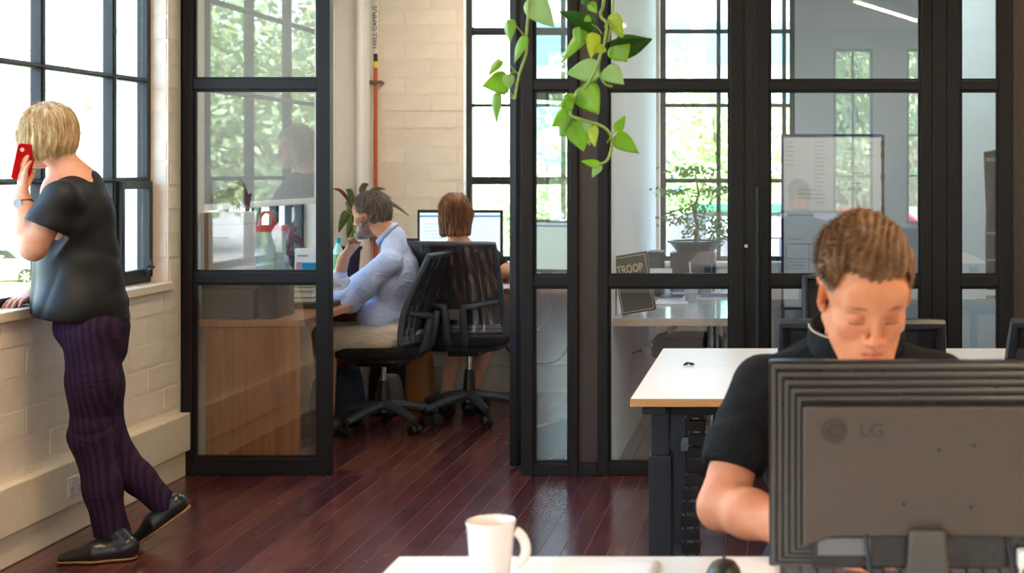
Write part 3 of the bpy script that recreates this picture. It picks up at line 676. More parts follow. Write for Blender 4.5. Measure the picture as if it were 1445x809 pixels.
B = MB(); B.prism(rrect(.26, .18, .05), 'z', .7306, .742); 
for i in range(len(B.v)): B.v[i] = (B.v[i][0]+xn, B.v[i][1]+ym-.03, B.v[i][2])
B.build('stand_base', M_rim, t, bevel=.003)
def cable(label, pts, r=.003, cat='cable', m=None, group=None, name='power_cable'):
    # smooth path
    P_ = [Vector(p) for p in pts]; out = []
    for i in range(len(P_)-1):
        p0 = P_[max(i-1, 0)]; p1 = P_[i]; p2 = P_[i+1]; p3 = P_[min(i+2, len(P_)-1)]
        for k in range(8):
            q = k/8; out.append(.5*((2*p1)+(p2-p0)*q+(2*p0-5*p1+4*p2-p3)*q*q+(3*p1-p0-3*p2+p3)*q**3))
    out.append(P_[-1]); B = MB(); B.tube(out, r, 8); return B.build(name, m or M_black, None, smooth=True, loc=pts[0], label=label, cat=cat, group=group)
cable('black cable hanging below the label on the back of the big monitor', [(.14, 2.300, .85), (.145, 2.285, .80), (.155, 2.27, .76), (.17, 2.262, .736)], .0035)
cable('black cable under the right half of the big monitor', [(.37, 2.305, .84), (.375, 2.285, .79), (.36, 2.26, .737)], .003)
t = thing('white_plug', 'white power plug sticking out below the big monitor at the right edge', 'plug', (.40, 2.30, .8))
B = MB(); B.box(.385, .415, 2.285, 2.31, .795, .825); B.build('plug_body', M_white, t, bevel=.004)
B = MB(); B.tube([(.392, 2.297, .797), (.388, 2.296, .77), (.395, 2.29, .733)], .003, 8); B.build('plug_cord', M_white, t, smooth=True)
# ---------------------------------------------------------------- glazed office: desks and what is on them
M_oak = mat('warm_wood_veneer', 'b06c34', .38, var=0, stretch=(26, 26, 1.3), vscale=1.6, col2='8a4c1f')
M_oakt = mat('wood_desktop', 'a96f45', .3, var=.2, stretch=(14, 1.5, 1), vscale=3)
ZD = .72
t = thing('wood_desk', 'long wooden desk along the side wall with a grained end panel behind the glass', 'desk', (-2.54, 6.9, 0))
B = MB(); B.prism([(-2.80, 6.79), (-2.31, 6.79), (-2.285, 6.815), (-2.285, 8.50), (-2.80, 8.50)], 'z', .687, ZD); B.build('desktop', M_oakt, t, bevel=.003)
B = MB(); B.box(-2.755, -2.305, 6.80, 6.83, 0, .687); B.build('end_panel', M_oak, t, bevel=.002)
B = MB(); B.box(-2.755, -2.50, 8.42, 8.45, 0, .687); B.build('far_leg', M_oak, t)
t = thing('back_desk', 'wooden desk along the back wall with the computer screens', 'desk', (-1.8, 8.85, 0))
B = MB(); B.box(-2.63, -.93, 8.56, 9.16, .687, ZD); B.build('desktop', M_oakt, t, bevel=.003)
for xx in (-2.56, -.97): B = MB(); B.box(xx-.025, xx+.025, 8.62, 9.1, 0, .687); B.build('leg', M_white, t, bevel=.003)
M_dg = mat('dark_grey_card', '35373a', .6); M_bd = mat('brown_grey_card', '4c433c', .6)
def boxthing(name, label, cat, x0, x1, y0, y1, z0, z1, m, lid=None, bev=.004):
    t = thing(name, label, cat, ((x0+x1)/2, (y0+y1)/2, z0))
    B = MB(); h = z1-z0; B.box(x0, x1, y0, y1, z0, z1-.18*h); B.build('box_body', m, t, bevel=bev)
    B = MB(); B.box(x0-.002, x1+.002, y0-.002, y1+.002, z1-.18*h, z1); B.build('lid', lid or m, t, bevel=bev); return t
boxthing('storage_box', 'wide dark grey box at the end of the wooden desk behind the glass', 'box', -2.78, -2.53, 6.82, 7.06, ZD, .90, M_dg)
boxthing('file_box', 'narrow brown-grey box beside the wide dark box on the wooden desk', 'box', -2.515, -2.43, 6.84, 7.10, ZD, .905, M_bd)
wb_ = boxthing('white_box', 'tall white carton standing on the dark grey box behind the glass', 'box', -2.795, -2.60, 6.84, 7.04, .9, 1.235, mat('white_card', 'eeeef2', .6))
B = MB(); B.box(-2.775, -2.755, 6.8365, 6.84, .905, 1.23); B.build('tape_strip', mat('kraft_tape', 'b8957a', .5), wb_)
B = MB(); B.box(-2.73, -2.66, 6.8365, 6.838, 1.11, 1.116); B.build('printed_line', M_dg, wb_)
t = thing('plastic_tub', 'clear plastic tub with a red rim and handle beside the white carton', 'tub', (-2.64, 7.28, ZD))
B = MB(); M_tub = mat('frosted_plastic', 'b9c9bf', .3, alpha=.75); B.prism([(-2.70, ZD), (-2.575, ZD), (-2.56, 1.13), (-2.715, 1.13)], 'y', 7.215, 7.36); B.build('tub_body', M_tub, t, bevel=.006)
M_red = mat('red_plastic', 'c8262c', .35); B = MB()
for q in ((-2.722, -2.553, 7.205, 7.22), (-2.722, -2.553, 7.355, 7.37), (-2.722, -2.707, 7.22, 7.355), (-2.568, -2.553, 7.22, 7.355)): B.box(q[0], q[1], q[2], q[3], 1.125, 1.155)
B.build('tub_rim', M_red, t, bevel=.003)
B = MB(); B.tube([(-2.672, 7.285, 1.14), (-2.668, 7.285, 1.20), (-2.65, 7.285, 1.222), (-2.625, 7.285, 1.222), (-2.607, 7.285, 1.20), (-2.603, 7.285, 1.14)], .009, 8); B.build('tub_handle', M_red, t, smooth=True)
# leafy house plants --------------------------------------------
def strap_leaf(B, base, tip, w, sag=.06, mi=0, nrm=None, n=7, shape='strap'):
    base = Vector(base); tip = Vector(tip); d = tip-base; side = d.cross(nrm or Vector((0, 1, .25))).normalized(); vs = []
    for i in range(n+1):
        u = i/n; c = base+d*u+Vector((0, 0, sag*math.sin(u*math.pi)-sag*.5*u*u))
        ww = w*(math.sin(math.pi*min(1, u*.93+.05))**.7) if shape == 'strap' else w*(math.sin(math.pi*(u**.75))**.8+.02)
        up = side.cross(d.normalized())*(-.18*ww)
        vs += [c-side*ww, c+up, c+side*ww]
    fs = []
    for i in range(n): a = i*3; fs += [(a, a+1, a+4, a+3), (a+1, a+2, a+5, a+4)]
    B.add(vs, fs, mi)
M_burg = mat('burgundy_leaf', '4e1f2b', .4, col2='7a3a45', vscale=20); M_gleaf = mat('green_leaf', '47672f', .4, col2='6f8d45', vscale=14); M_brleaf = mat('bronze_leaf', '5d4230', .45, col2='6f7440', vscale=12)
def pot_plant(name, label, base, pr, ph, leaves, mpot, group=None):
    t = thing(name, label, 'plant', base, 0, group); base = Vector(base)
    B = MB(); B.lathe([(0, 0), (pr*.75, 0), (pr, ph), (pr*1.06, ph), (pr*1.06, ph*.9), (pr*.98, ph*.9)], base, 24); B.lathe([(0, ph*.85), (pr*.97, ph*.85)], base, 24); B.build('pot', mpot, t, smooth=True)
    for (b_, t_, w, m) in leaves:
        B = MB(); strap_leaf(B, b_, t_, w, .05); B.build('leaf', m, t, smooth=True, solid=.0015)
        B = MB(); B.tube([base+Vector((0, 0, ph*.8)), (base+Vector((0, 0, ph*.8)))*.45+Vector(b_)*.55+Vector((0, 0, .015)), Vector(b_)], .004, 6); B.build('stem', M_gleaf, t, smooth=True)
    return t
s8 = 246
lv = []
for (bx, by, tx, ty, w, m) in ((390, 352, 404, 325, .028, M_burg), (400, 358, 425, 330, .03, M_burg), (398, 365, 428, 372, .035, M_burg), (405, 350, 420, 318, .02, M_burg), (388, 350, 376, 318, .022, M_burg), (392, 360, 372, 345, .025, M_gleaf), (402, 345, 432, 350, .024, M_burg)):
    lv.append((P(bx, by, 258), P(tx, ty, 256), w, m))
pot_plant('burgundy_plant', 'burgundy-leaved pot plant on the wooden desk behind the glass', P(398, 431, 258)-Vector((0, 0, P(398, 431, 258).z-ZD)), .055, .13, lv, M_dg)
lv = []
for (bx, by, tx, ty, w) in ((330, 290, 300, 285, .03), (335, 288, 285, 292, .03), (348, 290, 322, 272, .034), (352, 292, 330, 252, .016), (350, 292, 352, 282, .02), (338, 292, 312, 272, .032)):
    lv.append((P(bx, by, 280), P(tx, ty, 278), w, M_burg))
pot_plant('dark_leaf_plant', 'dark red-leaved plant rising above the white carton on the wooden desk', Vector((-2.735, 7.125, ZD)), .055, .16, lv, M_dg)
lv = []; s9 = 223; pc = P(495, 345, s9)
for (bx, by, tx, ty, w, m) in ((500, 300, 468, 292, .018, M_gleaf), (500, 302, 466, 312, .02, M_gleaf), (502, 296, 478, 278, .016, M_brleaf), (505, 294, 520, 254, .02, M_brleaf), (508, 296, 545, 262, .018, M_brleaf), (512, 290, 577, 299, .016, M_brleaf),
                               (500, 306, 470, 340, .022, M_burg), (504, 308, 490, 330, .026, M_gleaf), (500, 300, 488, 262, .02, M_gleaf), (506, 296, 532, 270, .022, M_brleaf), (498, 305, 478, 322, .03, M_gleaf), (505, 305, 505, 330, .03, M_gleaf), (505, 300, 552, 285, .02, M_gleaf), (500, 300, 466, 262, .012, M_burg)):
    lv.append((P(bx, by, s9), P(tx, ty, s9+random.uniform(-4, 4)), w, m))
pot_plant('cordyline_plant', 'spiky bronze and green cordyline in a navy pot in the corner behind the seated man', Vector((pc.x, pc.y, ZD)), .07, .24, lv, mat('navy_glazed_pot', '1b2740', .25))
# small things on the wooden desk
def simple(name, label, cat, boxes, m, base, bev=.002, grp=None):
    B = MB()
    for q in boxes: B.box(*q)
    return B.build(name, m, None, bevel=bev, loc=base, label=label, cat=cat, group=grp)
t = thing('laptop', 'closed dark laptop lying on the wooden desk behind the glass', 'laptop', (-2.45, 7.45, ZD))
B = MB(); B.box(-2.56, -2.34, 7.18+.16, 7.56, ZD, ZD+.018); B.build('laptop_base', M_dg, t, bevel=.003)
B = MB(); B.box(-2.56, -2.34, 7.34, 7.56, ZD+.019, ZD+.028); B.build('laptop_lid', M_bd, t, bevel=.003)
for k, (m_, lb) in enumerate(((mat('green_cover', '7f9a4a', .5), 'lowest green-striped book of the small stack on the laptop'), (M_white, 'white book in the middle of the small stack on the laptop'), (MATS['green_cover'], 'topmost green-striped book of the small stack on the laptop'), )):
    t = thing('book', lb, 'book', (-2.5, 7.45, ZD+.03+k*.03), 0, 'books on the laptop'); z = ZD+.029+k*.028
    B = MB(); B.box(-2.55, -2.43, 7.38, 7.54, z, z+.004); B.box(-2.55, -2.43, 7.38, 7.54, z+.022, z+.027); B.build('cover', m_, t, bevel=.001)
    B = MB(); B.box(-2.548, -2.435, 7.383, 7.537, z+.004, z+.022); B.build('pages', MATS['paper'], t)
def crumple(name, label, cat, c, r, m, sc=(1, 1, .6), seed=1):
    bm = bmesh.new(); bmesh.ops.create_icosphere(bm, subdivisions=3, radius=1); rr = random.Random(seed)
    for v in bm.verts:
        k = rr.uniform(.72, 1.05); v.co = Vector((v.co.x*r*sc[0], v.co.y*r*sc[1], max(-.62, v.co.z)*r*sc[2]))*k+Vector(c)
        v.co.z = max(v.co.z, c[2]-.6*r*sc[2])
    B = MB(); B.v = [tuple(v.co) for v in bm.verts]; bm.verts.ensure_lookup_table(); B.f = [tuple(v.index for v in f.verts) for f in bm.faces]; B.m = [0]*len(B.f); bm.free()
    return B.build(name, m, None, loc=c, label=label, cat=cat)
crumple('paper_bag', 'crumpled pale paper bag on the wooden desk near the man\'s elbow', 'bag', (-2.46, 7.90, ZD+.055), .09, mat('crumpled_paper', 'c9c7c2', .6), (1.2, 1, .95), 4)
crumple('foil_bag', 'crinkled silver bag between the tub and the burgundy plant', 'bag', (-2.66, 7.46, ZD+.13), .13, mat('silver_foil', 'a9aeae', .3, metal=.7), (.8, .8, 1.6), 9)
t = thing('blue_packet', 'small bright blue packet on the wooden desk by the glass door edge', 'box', (-2.5, 8.15, ZD)); q = P(418, 387, 264)
B = MB(); xx = -2.585; B.box(-2.585, -2.475, 7.66, 7.70, ZD, .938); B.build('packet', mat('cyan_card', '1c9bc9', .4), t, bevel=.003)
B = MB(); B.box(-2.570, -2.535, 7.659, 7.6601, .895, .90); B.build('packet_print', M_white, t)
t = thing('picture_book', 'upright white and pink picture book behind the blue packet', 'book', (-2.62, 8.0, ZD))
B = MB(); B.box(-2.655, -2.52, 7.76, 7.785, ZD, 1.01); B.build('cover', mat('cream_cover', 'e9dfd6', .5), t, bevel=.002)
B = MB(); B.box(-2.645, -2.53, 7.758, 7.7601, .86, .935); B.box(-2.64, -2.58, 7.758, 7.7601, .965, .975); B.build('cover_print', mat('dusty_pink', 'c07a70', .5), t)
t = thing('desk_speaker', 'grey speaker on the corner desk left of the seated man\'s face', 'speaker', (-2.74, 8.72, ZD))
B = MB(); B.box(-2.795, -2.66, 8.30, 8.42, ZD, .965); B.build('cabinet', mat('grey_cloth', '4a4e52', .8), t, bevel=.008)
B = MB(); B.tube([(-2.727, 8.296, .84), (-2.727, 8.302, .84)], .045, 24); B.build('cone', M_black, t)
pb = P(484, 340, 226)
t = thing('drink_bottle', 'small green-labelled bottle with a teal cap in front of the cordyline pot', 'bottle', (pb.x, pb.y-.10, ZD)); c = Vector((pb.x, pb.y-.1, ZD))
B = MB(); B.lathe([(0, 0), (.03, 0), (.032, .01), (.032, .22), (.014, .26), (.014, .275), (0, .275)], c, 20); B.build('bottle_body', mat('mint_plastic', '9fd8c0', .2, alpha=.9), t, smooth=True)
B = MB(); B.lathe([(.0325, .10), (.0325, .2)], c, 20); B.build('bottle_label', mat('green_label', '57a05a', .5), t, smooth=True)
B = MB(); B.lathe([(.017, .27), (.017, .3), (0, .3)], c, 16); B.build('cap', mat('teal_plastic', '1f8fa6', .4), t, smooth=True)
t = thing('desk_sign', 'small black sign with pale script lettering behind the seated man\'s shoulder', 'sign', (-2.33, 9.0, ZD)); q = P(577, 338, 222)
B = MB(); B.box(-2.46, -2.24, 9.0, 9.015, ZD, 1.005); B.build('sign_board', M_black, t, bevel=.002)
text('script_lettering', 'Life', .095, mat('pale_script', 'cfcaa0', .5), (-2.345, 8.9988, .945), (math.pi/2, 0, 0), t)
# office screens
def screen(label, cx, cy, w, h, zb, rz, tint, bar):
    t = thing('computer_screen', label, 'monitor', (0, 0, 0), 0, 'screens on the office back desk')
    B = MB(); B.box(-w/2, w/2, 0, .03, zb, zb+h); B.build('bezel', M_black, t, bevel=.004)
    B = MB(); B.box(-w/2+.016, w/2-.016, -.0012, 0, zb+.02, zb+h-.018); sc_ = B.build('display', mat('display_'+bar, tint, .3, emit=tint, estr=.62, var=.01), t)
    B = MB(); B.box(-w/2+.016, w/2-.016, -.0016, -.0012, zb+h-.045, zb+h-.034); B.build('title_bar', mat('blue_title_bar', '4f8ccf', .3, emit='4f8ccf', estr=.5), sc_)
    B = MB()
    for k in range(7): B.box(-w/2+.04, -w/2+.06+.16*random.random(), -.0016, -.0012, zb+h-.09-k*.022, zb+h-.085-k*.022)
    B.build('page_text', mat('screen_grey', 'a9bccb', .4, emit='a9bccb', estr=.4), sc_, kind='stuff')
    B = MB(); B.box(-.03, .03, .03, .06, ZD+.01, zb+h*.5); B.box(-.11, .11, -.05, .13, ZD, ZD+.012); B.build('stand', M_black, t, bevel=.003)
    t.location = (cx, cy, 0); t.rotation_euler.z = rz
screen('wide computer screen with a blue title bar in front of the seated woman', -2.002, 8.88, .535, .335, .855, 0, 'd3e4ea', 'main')
screen('second computer screen turned inward right of the seated woman', -1.475, 8.86, .46, .33, .80, math.radians(-14), 'cfe3dc', 'side')
# pole on the wall
t = thing('wall_pole', 'long orange and white pole clipped upright to the back wall', 'pole', (-2.60, 9.17, .76)); xp, yp = -2.605, 9.14
M_or = mat('orange_pole', 'b5572c', .35); M_yel = mat('yellow_band', 'e0c818', .4); M_wh2 = mat('white_pole', 'd8d5d0', .3)
for z0_, z1_, m_, n_ in ((.722, 2.10, M_or, 'pole_shaft'), (2.10, 2.14, M_yel, 'yellow_band'), (2.14, 2.19, M_black, 'black_band'), (2.19, 2.9, M_wh2, 'white_shaft')):
    B = MB(); B.tube([(xp, yp, z0_), (xp, yp, z1_)], .0135, 14, caps=True); B.build(n_, m_, t, smooth=True)
o = text('vertical_lettering', 'HIIILL CAMPUS', .042, M_black, (xp, yp-.0142, 2.36), (math.pi/2, -math.pi/2, 0), t)
for z_ in (2.005, 1.0):
    B = MB(); B.box(xp-.035, xp+.045, yp-.02, yp-.008, z_-.012, z_+.012); B.box(xp-.03, xp-.018, yp-.01, 9.2, z_-.01, z_+.01); B.box(xp+.028, xp+.04, yp-.01, 9.2, z_-.01, z_+.01); B.build('wall_bracket', mat('bracket_brown', '6a5a50', .5), t, bevel=.002)
# under the desks
def bag(name, label, base, w, d, h, m, hm, strap=True, seed=1, top=.75):
    t = thing(name, label, 'bag', base); rr = random.Random(seed); x, y, z = base
    B = MB(); n = 20; rings = 7; vs = []; fs = []
    for j in range(rings):
        v = j/(rings-1); k = 1-(1-top)*v**2
        for i in range(n):
            a = 2*math.pi*i/n; c_, s_ = math.cos(a), math.sin(a); e = .55
            vs.append((x+math.copysign(abs(c_)**e, c_)*w/2*k*rr.uniform(.95, 1.03), y+math.copysign(abs(s_)**e, s_)*d/2*k*rr.uniform(.94, 1.04), z+h*v))
    for j in range(rings-1):
        for i in range(n): fs.append((j*n+i, j*n+(i+1) % n, (j+1)*n+(i+1) % n, (j+1)*n+i))
    fs.append(tuple(range(n))); fs.append(tuple((rings-1)*n+i for i in range(n))); B.add(vs, fs); B.build('bag_body', m, t, smooth=True, subsurf=1, angle=80)
    if strap:
        B = MB(); B.tube([(x+w*.25*math.cos(a), y-d*.3, z+h*.95+h*.3*math.sin(a)) for a in [math.pi*k/10 for k in range(11)]], .009, 8, flat=.5); B.build('handle', hm, t, smooth=True)
    return t
bag('backpack', 'dark navy backpack on the floor under the wooden desk beside the man\'s chair', (-2.50, 8.02, 0), .30, .30, .33, mat('navy_canvas', '1d2b40', .8, bump=.3), M_black, seed=2)
bag('dark_bag', 'black bag on the floor deep under the back desk', (-2.38, 8.80, 0), .34, .2, .34, M_cush, M_black, seed=5)
bag('tan_bag', 'tan leather bag on the floor between the two office chairs', (-2.17, 8.56, 0), .18, .15, .36, mat('tan_leather', 'a06c34', .5, bump=.3), MATS['tan_leather'] if 'tan_leather' in MATS else M_black, seed=8)
t = thing('grey_pack', 'soft grey bag slumped behind the column of the man\'s chair', 'bag', (-2.33, 8.36, 0)); bpy.data.objects.remove(t)
bag('grey_bag', 'soft grey bag slumped behind the column of the man\'s chair', (-2.30, 8.36, 0), .17, .16, .24, mat('grey_felt', '5f5a58', .9), M_black, seed=9, strap=False, top=.6)
for i, pts in enumerate(([(-1.45, 9.12, .70), (-1.5, 9.1, .45), (-1.62, 9.08, .40), (-1.8, 9.1, .44), (-1.9, 9.12, .68)], [(-1.3, 9.12, .70), (-1.36, 9.1, .3), (-1.5, 9.05, .2), (-1.72, 9.1, .26), (-1.86, 9.14, .52)])):
    cable(['upper black cable looping under the office back desk', 'lower black cable looping under the office back desk'][i], pts, .006)
# ---------------------------------------------------------------- meeting room
M_pink = mat('pale_birch_edge', 'dcc0a6', .5)
t = thing('meeting_desk', 'white desk with a pale birch edge behind the glass, under the green sign', 'desk', (-.5, 7.8, 0))
B = MB(); B.box(-.797, -.232, 6.80, 8.95, .69, .728); B.build('desktop', mat('glossy_white_top', 'dfe6ea', .12), t, bevel=.002)
B = MB(); B.box(-.797, -.232, 6.7985, 6.80, .691, .727); B.box(-.232, -.2305, 6.80, 8.95, .691, .727); B.build('edging', M_pink, t)
for yy in (6.93, 8.8):
    B = MB(); B.tube([(-.325, yy, 0), (-.325, yy, .69)], .029, 24); B.build('leg', M_chrome, t, smooth=True)
t = thing('troop_sign', 'dark green tilted sign box lettered TROOP on the meeting room desk', 'sign', (-.71, 6.98, .728)); R = Matrix.Rotation(math.radians(-9.5), 3, 'Y')
# built upright about the centre then leaned towards the divider wall
cs = Vector((-.712, 6.96, .885)); M_olv = mat('olive_green_board', '33422e', .5, var=.1)
B = MB(); B.obox(cs, (.168, .055, .290), R); B.build('sign_case', M_dg, t, bevel=.003)
B = MB(); B.obox(cs+R @ Vector((0, -.029, .0)), (.160, .004, .278), R); sg = B.build('sign_face', M_olv, t, bevel=.001)
B = MB(); M_crm = mat('cream_print', 'f0dcae', .5)
for q in ((0, .134, .152, .003), (0, -.134, .152, .003), (-.0755, 0, .003, .268), (.0755, 0, .003, .268)): B.obox(cs+R @ Vector((q[0], -.0315, q[1])), (q[2], .0012, q[3]), R)
B.build('sign_border', M_crm, sg)
o = text('sign_lettering', 'TROOP', .056, M_crm, cs+R @ Vector((-.008, -.0312, .072)), (math.pi/2, 0, 0), sg, bold=.0012, sx=.68); o.rotation_euler = (R @ Euler((math.pi/2, 0, 0)).to_matrix()).to_euler()
t = thing('paper_notice', 'small white notice stuck on the glass right of the green sign', 'notice', (-.575, 6.71, .93)); B = MB(); B.box(-.613, -.508, 6.7085, 6.7092, .905, .974); B.build('notice_sheet', MATS['paper'], t)
for k, (wd, z_) in enumerate(((.05, .95), (.062, .94))):
    B = MB(); B.box(-.562-wd/2, -.562+wd/2, 6.7079, 6.7085, z_-.0025, z_+.0025); B.build('printed_line', mat('grey_print', 'b5b3b5', .6), t)
c = Vector((-.475, 7.62, .7285)); t = thing('glass_tumbler', 'clear tumbler with a blue lid and a straw on the meeting room desk', 'tumbler', c)
B = MB(); B.lathe([(0, 0), (.032, 0), (.043, .13), (.041, .13), (.031, .004), (0, .004)], c, 28); B.build('cup', mat('clear_plastic', 'c6d8e6', .1, alpha=.45), t, smooth=True)
B = MB(); B.lathe([(.046, .128), (.047, .15), (.02, .158), (0, .158)], c, 28); B.build('lid', mat('blue_lid', '4f7fc0', .4), t, smooth=True)
B = MB(); B.tube([c+Vector((.005, 0, .02)), c+Vector((-.008, 0, .215))], .004, 8); B.build('straw', M_white, t, smooth=True)
for i, (x0_, x1_, y0_, y1_, z0_, z1_, m_, lb, ct) in enumerate((
    (-.66, -.49, 7.45, 7.70, .7285, .737, MATS['paper'], 'loose white papers by the tumbler on the meeting room desk', 'papers'),
    (-.655, -.53, 7.74, 7.92, .7285, .745, mat('navy_cover', '25345a', .5), 'navy notebook behind the white papers on the meeting room desk', 'notebook'),
    (-.60, -.50, 7.95, 8.15, .7285, .76, mat('blue_cover', '3f6aa8', .5), 'blue folder stack behind the tumbler on the meeting room desk', 'folder'),
    (-.44, -.26, 7.92, 7.98, .7285, .75, mat('dark_blue_case', '1f3a6a', .4), 'long dark blue case at the right of the meeting room desk', 'case'))):
    t = thing(['paper_pile', 'notebook', 'folder', 'pencil_case'][i], lb, ct, ((x0_+x1_)/2, (y0_+y1_)/2, z0_)); B = MB(); B.box(x0_, x1_, y0_, y1_, z0_, z1_-.003); B.build('pages', MATS['paper'] if i < 3 else m_, t); B = MB(); B.box(x0_-.002, x1_+.002, y0_-.002, y1_+.002, z1_-.003, z1_); B.build('cover', m_, t, bevel=.001)
boxthing('black_box', 'black box under the rim of the bonsai pot on the meeting room desk', 'box', -.64, -.38, 8.30, 8.55, .7285, .955, mat('blue_black_box', '222b35', .4))
boxthing('small_grey_box', 'small dark grey box in front of the black box on the meeting room desk', 'box', -.50, -.39, 8.08, 8.24, .7285, .90, mat('slate_box', '3a444c', .5))
boxthing('black_case', 'black case standing between the green sign and the bonsai', 'case', -.745, -.66, 7.95, 8.15, .7285, .98, M_navy)
# bonsai
c = Vector((-.50, 8.42, .956)); t = thing('bonsai_tree', 'bonsai tree in a wide dark pot in front of the meeting room window', 'plant', c)
B = MB(); B.lathe([(0, 0), (.11, 0), (.15, .05), (.165, .055), (.165, .065), (.145, .065)], c, 28); B.lathe([(0, .055), (.146, .055)], c, 28); B.build('pot', mat('dark_green_pot', '1e3a36', .3), t, smooth=True)
B = MB(); tp = [c+Vector(q) for q in ((0, 0, .05), (.015, 0, .14), (-.01, 0, .24), (.02, 0, .34), (0, 0, .46))]; B.tube(tp, [.014, .011, .009, .007, .004], 8)
for i, q in enumerate(((-.12, 0, .20), (.12, .02, .18), (-.15, 0, .35), (.14, 0, .36), (-.1, .02, .46), (.1, 0, .45), (.03, 0, .12))): B.tube([tp[1+i % 3], tp[1+i % 3]*.5+(c+Vector(q))*.5+Vector((0, 0, .02)), c+Vector(q)], [.005, .002, .001], 6)
B.build('trunk', M_bark, t, smooth=True)
B = MB(); rr = random.Random(5)
for (ox, oz, rx, rz_, n) in ((-.11, .2, .11, .05, 80), (.10, .17, .10, .08, 90), (-.13, .36, .11, .025, 70), (.12, .37, .12, .025, 70), (-.02, .48, .16, .03, 110), (.0, .27, .09, .05, 70), (.15, .12, .07, .07, 50), (-.02, .12, .08, .04, 40)):
    for k in range(n):
        p = c+Vector((ox+rr.gauss(0, rx*.5), rr.gauss(0, .05), oz+rr.gauss(0, rz_*.5))); a = rr.uniform(0, 6.28); strap_leaf(B, p, p+Vector((math.cos(a)*.024, rr.uniform(-.01, .01), -.010+math.sin(a)*.012)), .007, .002, n=2)
B.build('foliage', mat('bonsai_leaf', '4f8a3e', .5, col2='79b05a', vscale=20), t, kind='stuff')
# whiteboard on a stand
yb_ = 8.62; bx0, bx1, bz0, bz1 = .0215, .625, .60, 1.645
t = thing('whiteboard', 'mobile whiteboard covered in handwriting behind the meeting room glass', 'whiteboard', ((bx0+bx1)/2, yb_, 0))
B = MB(); B.box(bx0, bx1, yb_, yb_+.012, bz0, bz1); B.build('board', mat('board_white', 'e8eef4', .15, var=.01, coat=.4), t)
M_pur = mat('purple_frame', '3c2f6e', .4); B = MB(); B.box(bx0-.012, bx0+.004, yb_-.006, yb_+.018, bz0, bz1+.01); B.build('frame_side', M_pur, t)
B = MB(); B.box(bx1-.004, bx1+.012, yb_-.006, yb_+.018, bz0, bz1+.01); B.build('frame_side', mat('dark_frame_edge', '2a2636', .4), t)
B = MB(); B.box(bx0+.004, bx1-.004, yb_-.006, yb_+.018, bz1-.002, bz1+.014); B.box(bx0+.004, bx1-.004, yb_-.006, yb_+.018, bz0-.01, bz0+.004); B.build('frame_rail', M_pur, t)
B = MB(); B.box(bx0+.006, bx1-.006, yb_-.003, yb_-.001, bz0+.01, 1.185); sh = B.build('lower_sheet', mat('bluish_sheet', 'cfdff0', .4, var=.01), t)
for z_ in (1.60, 1.53, 1.40, 1.20): B = MB(); B.box(bx1-.008, bx1+.014, yb_-.016, yb_-.006, z_-.02, z_+.02); B.build('magnet', M_black, t, bevel=.002)
for s_ in (bx0, bx1):
    B = MB(); B.tube([(s_, yb_+.006, .03), (s_, yb_+.006, bz0+.05)], .013, 10); B.tube([(s_, yb_-.25, .03), (s_, yb_+.25, .03)], .013, 10); B.build('leg', M_chrome, t, smooth=True)
B = MB(); rr = random.Random(12)
def scribble(x, z, w, y):
    xx = x
    while xx < x+w:
        l = rr.uniform(.006, .014); pts = [(xx+l*k/4, y, z+rr.uniform(-.0045, .0045)) for k in range(5)]; B.tube(pts, .0009, 4, caps=False); xx += l+.004
for (x, z, w, n, dz) in ((.04, 1.61, .05, 6, .028), (.215, 1.61, .055, 16, .0245), (.40, 1.60, .06, 5, .03), (.52, 1.60, .06, 3, .035), (.11, 1.32, .12, 3, .026), (.38, 1.42, .15, 2, .10), (.42, 1.36, .1, 2, .03)):
    for k in range(n): scribble(x, z-k*dz, w*rr.uniform(.7, 1), yb_-.001)
for (x, z, w, n, dz) in ((.05, 1.165, .30, 1, .02), (.37, 1.17, .16, 7, .03), (.05, 1.02, .1, 1, .02), (.2, 1.04, .1, 3, .022), (.05, .88, .12, 3, .02), (.22, .88, .12, 3, .02)):
    for k in range(n): scribble(x, z-k*dz, w*rr.uniform(.7, 1), yb_-.004)
for q in ((.04, .99, .5, 0), (.04, .90, .14, 0), (.04, .80, .14, 0), (.2, .90, .14, 0), (.2, .80, .14, 0)): B.tube([(q[0], yb_-.004, q[1]), (q[0]+q[2], yb_-.004, q[1])], .001, 4)
for x in (.04, .18, .34): B.tube([(x, yb_-.004, .99), (x, yb_-.004, .80)], .001, 4)
B.build('handwriting', mat('marker_ink', '1c2233', .6), t, kind='stuff')
# hanging dark garment bag
t = thing('garment_bag', 'dark hanging bag with a pale label behind the narrow right-hand pane', 'bag', (1.03, 6.86, 1.5))
B = MB(); pts = [(.988, 1.53), (1.075, 1.545), (1.08, 1.30), (1.062, 1.10), (1.07, .86), (1.0, .86), (.997, 1.1), (1.0, 1.25)]; B.prism(pts[::-1], 'y', 6.84, 6.88); B.build('bag_body', M_black, t, bevel=.008, smooth=True)
B = MB(); B.box(.994, 1.073, 6.836, 6.8385, 1.475, 1.505); B.build('bag_label', mat('dark_grey_label', '3a3a42', .5), t)
text('label_lettering', 'CIRCULO', .021, M_white, (1.0215, 6.8355, 1.490), (math.pi/2, 0, 0), t, sx=.62)
B = MB(); B.tube([(1.06, 6.86, 1.54), (1.065, 6.86, 1.60), (1.065, 6.86, 2.4), (1.075, 6.80, 2.45), (1.075, 6.735, 2.45)], .004, 8); B.build('hanging_cord', M_black, t, smooth=True)
B = MB(); B.box(.999, 1.082, 6.83, 6.836, 1.13, 1.142); B.box(.999, 1.082, 6.83, 6.836, 1.0, 1.012); B.build('strap', mat('tan_strap', 'a58c74', .5), t)
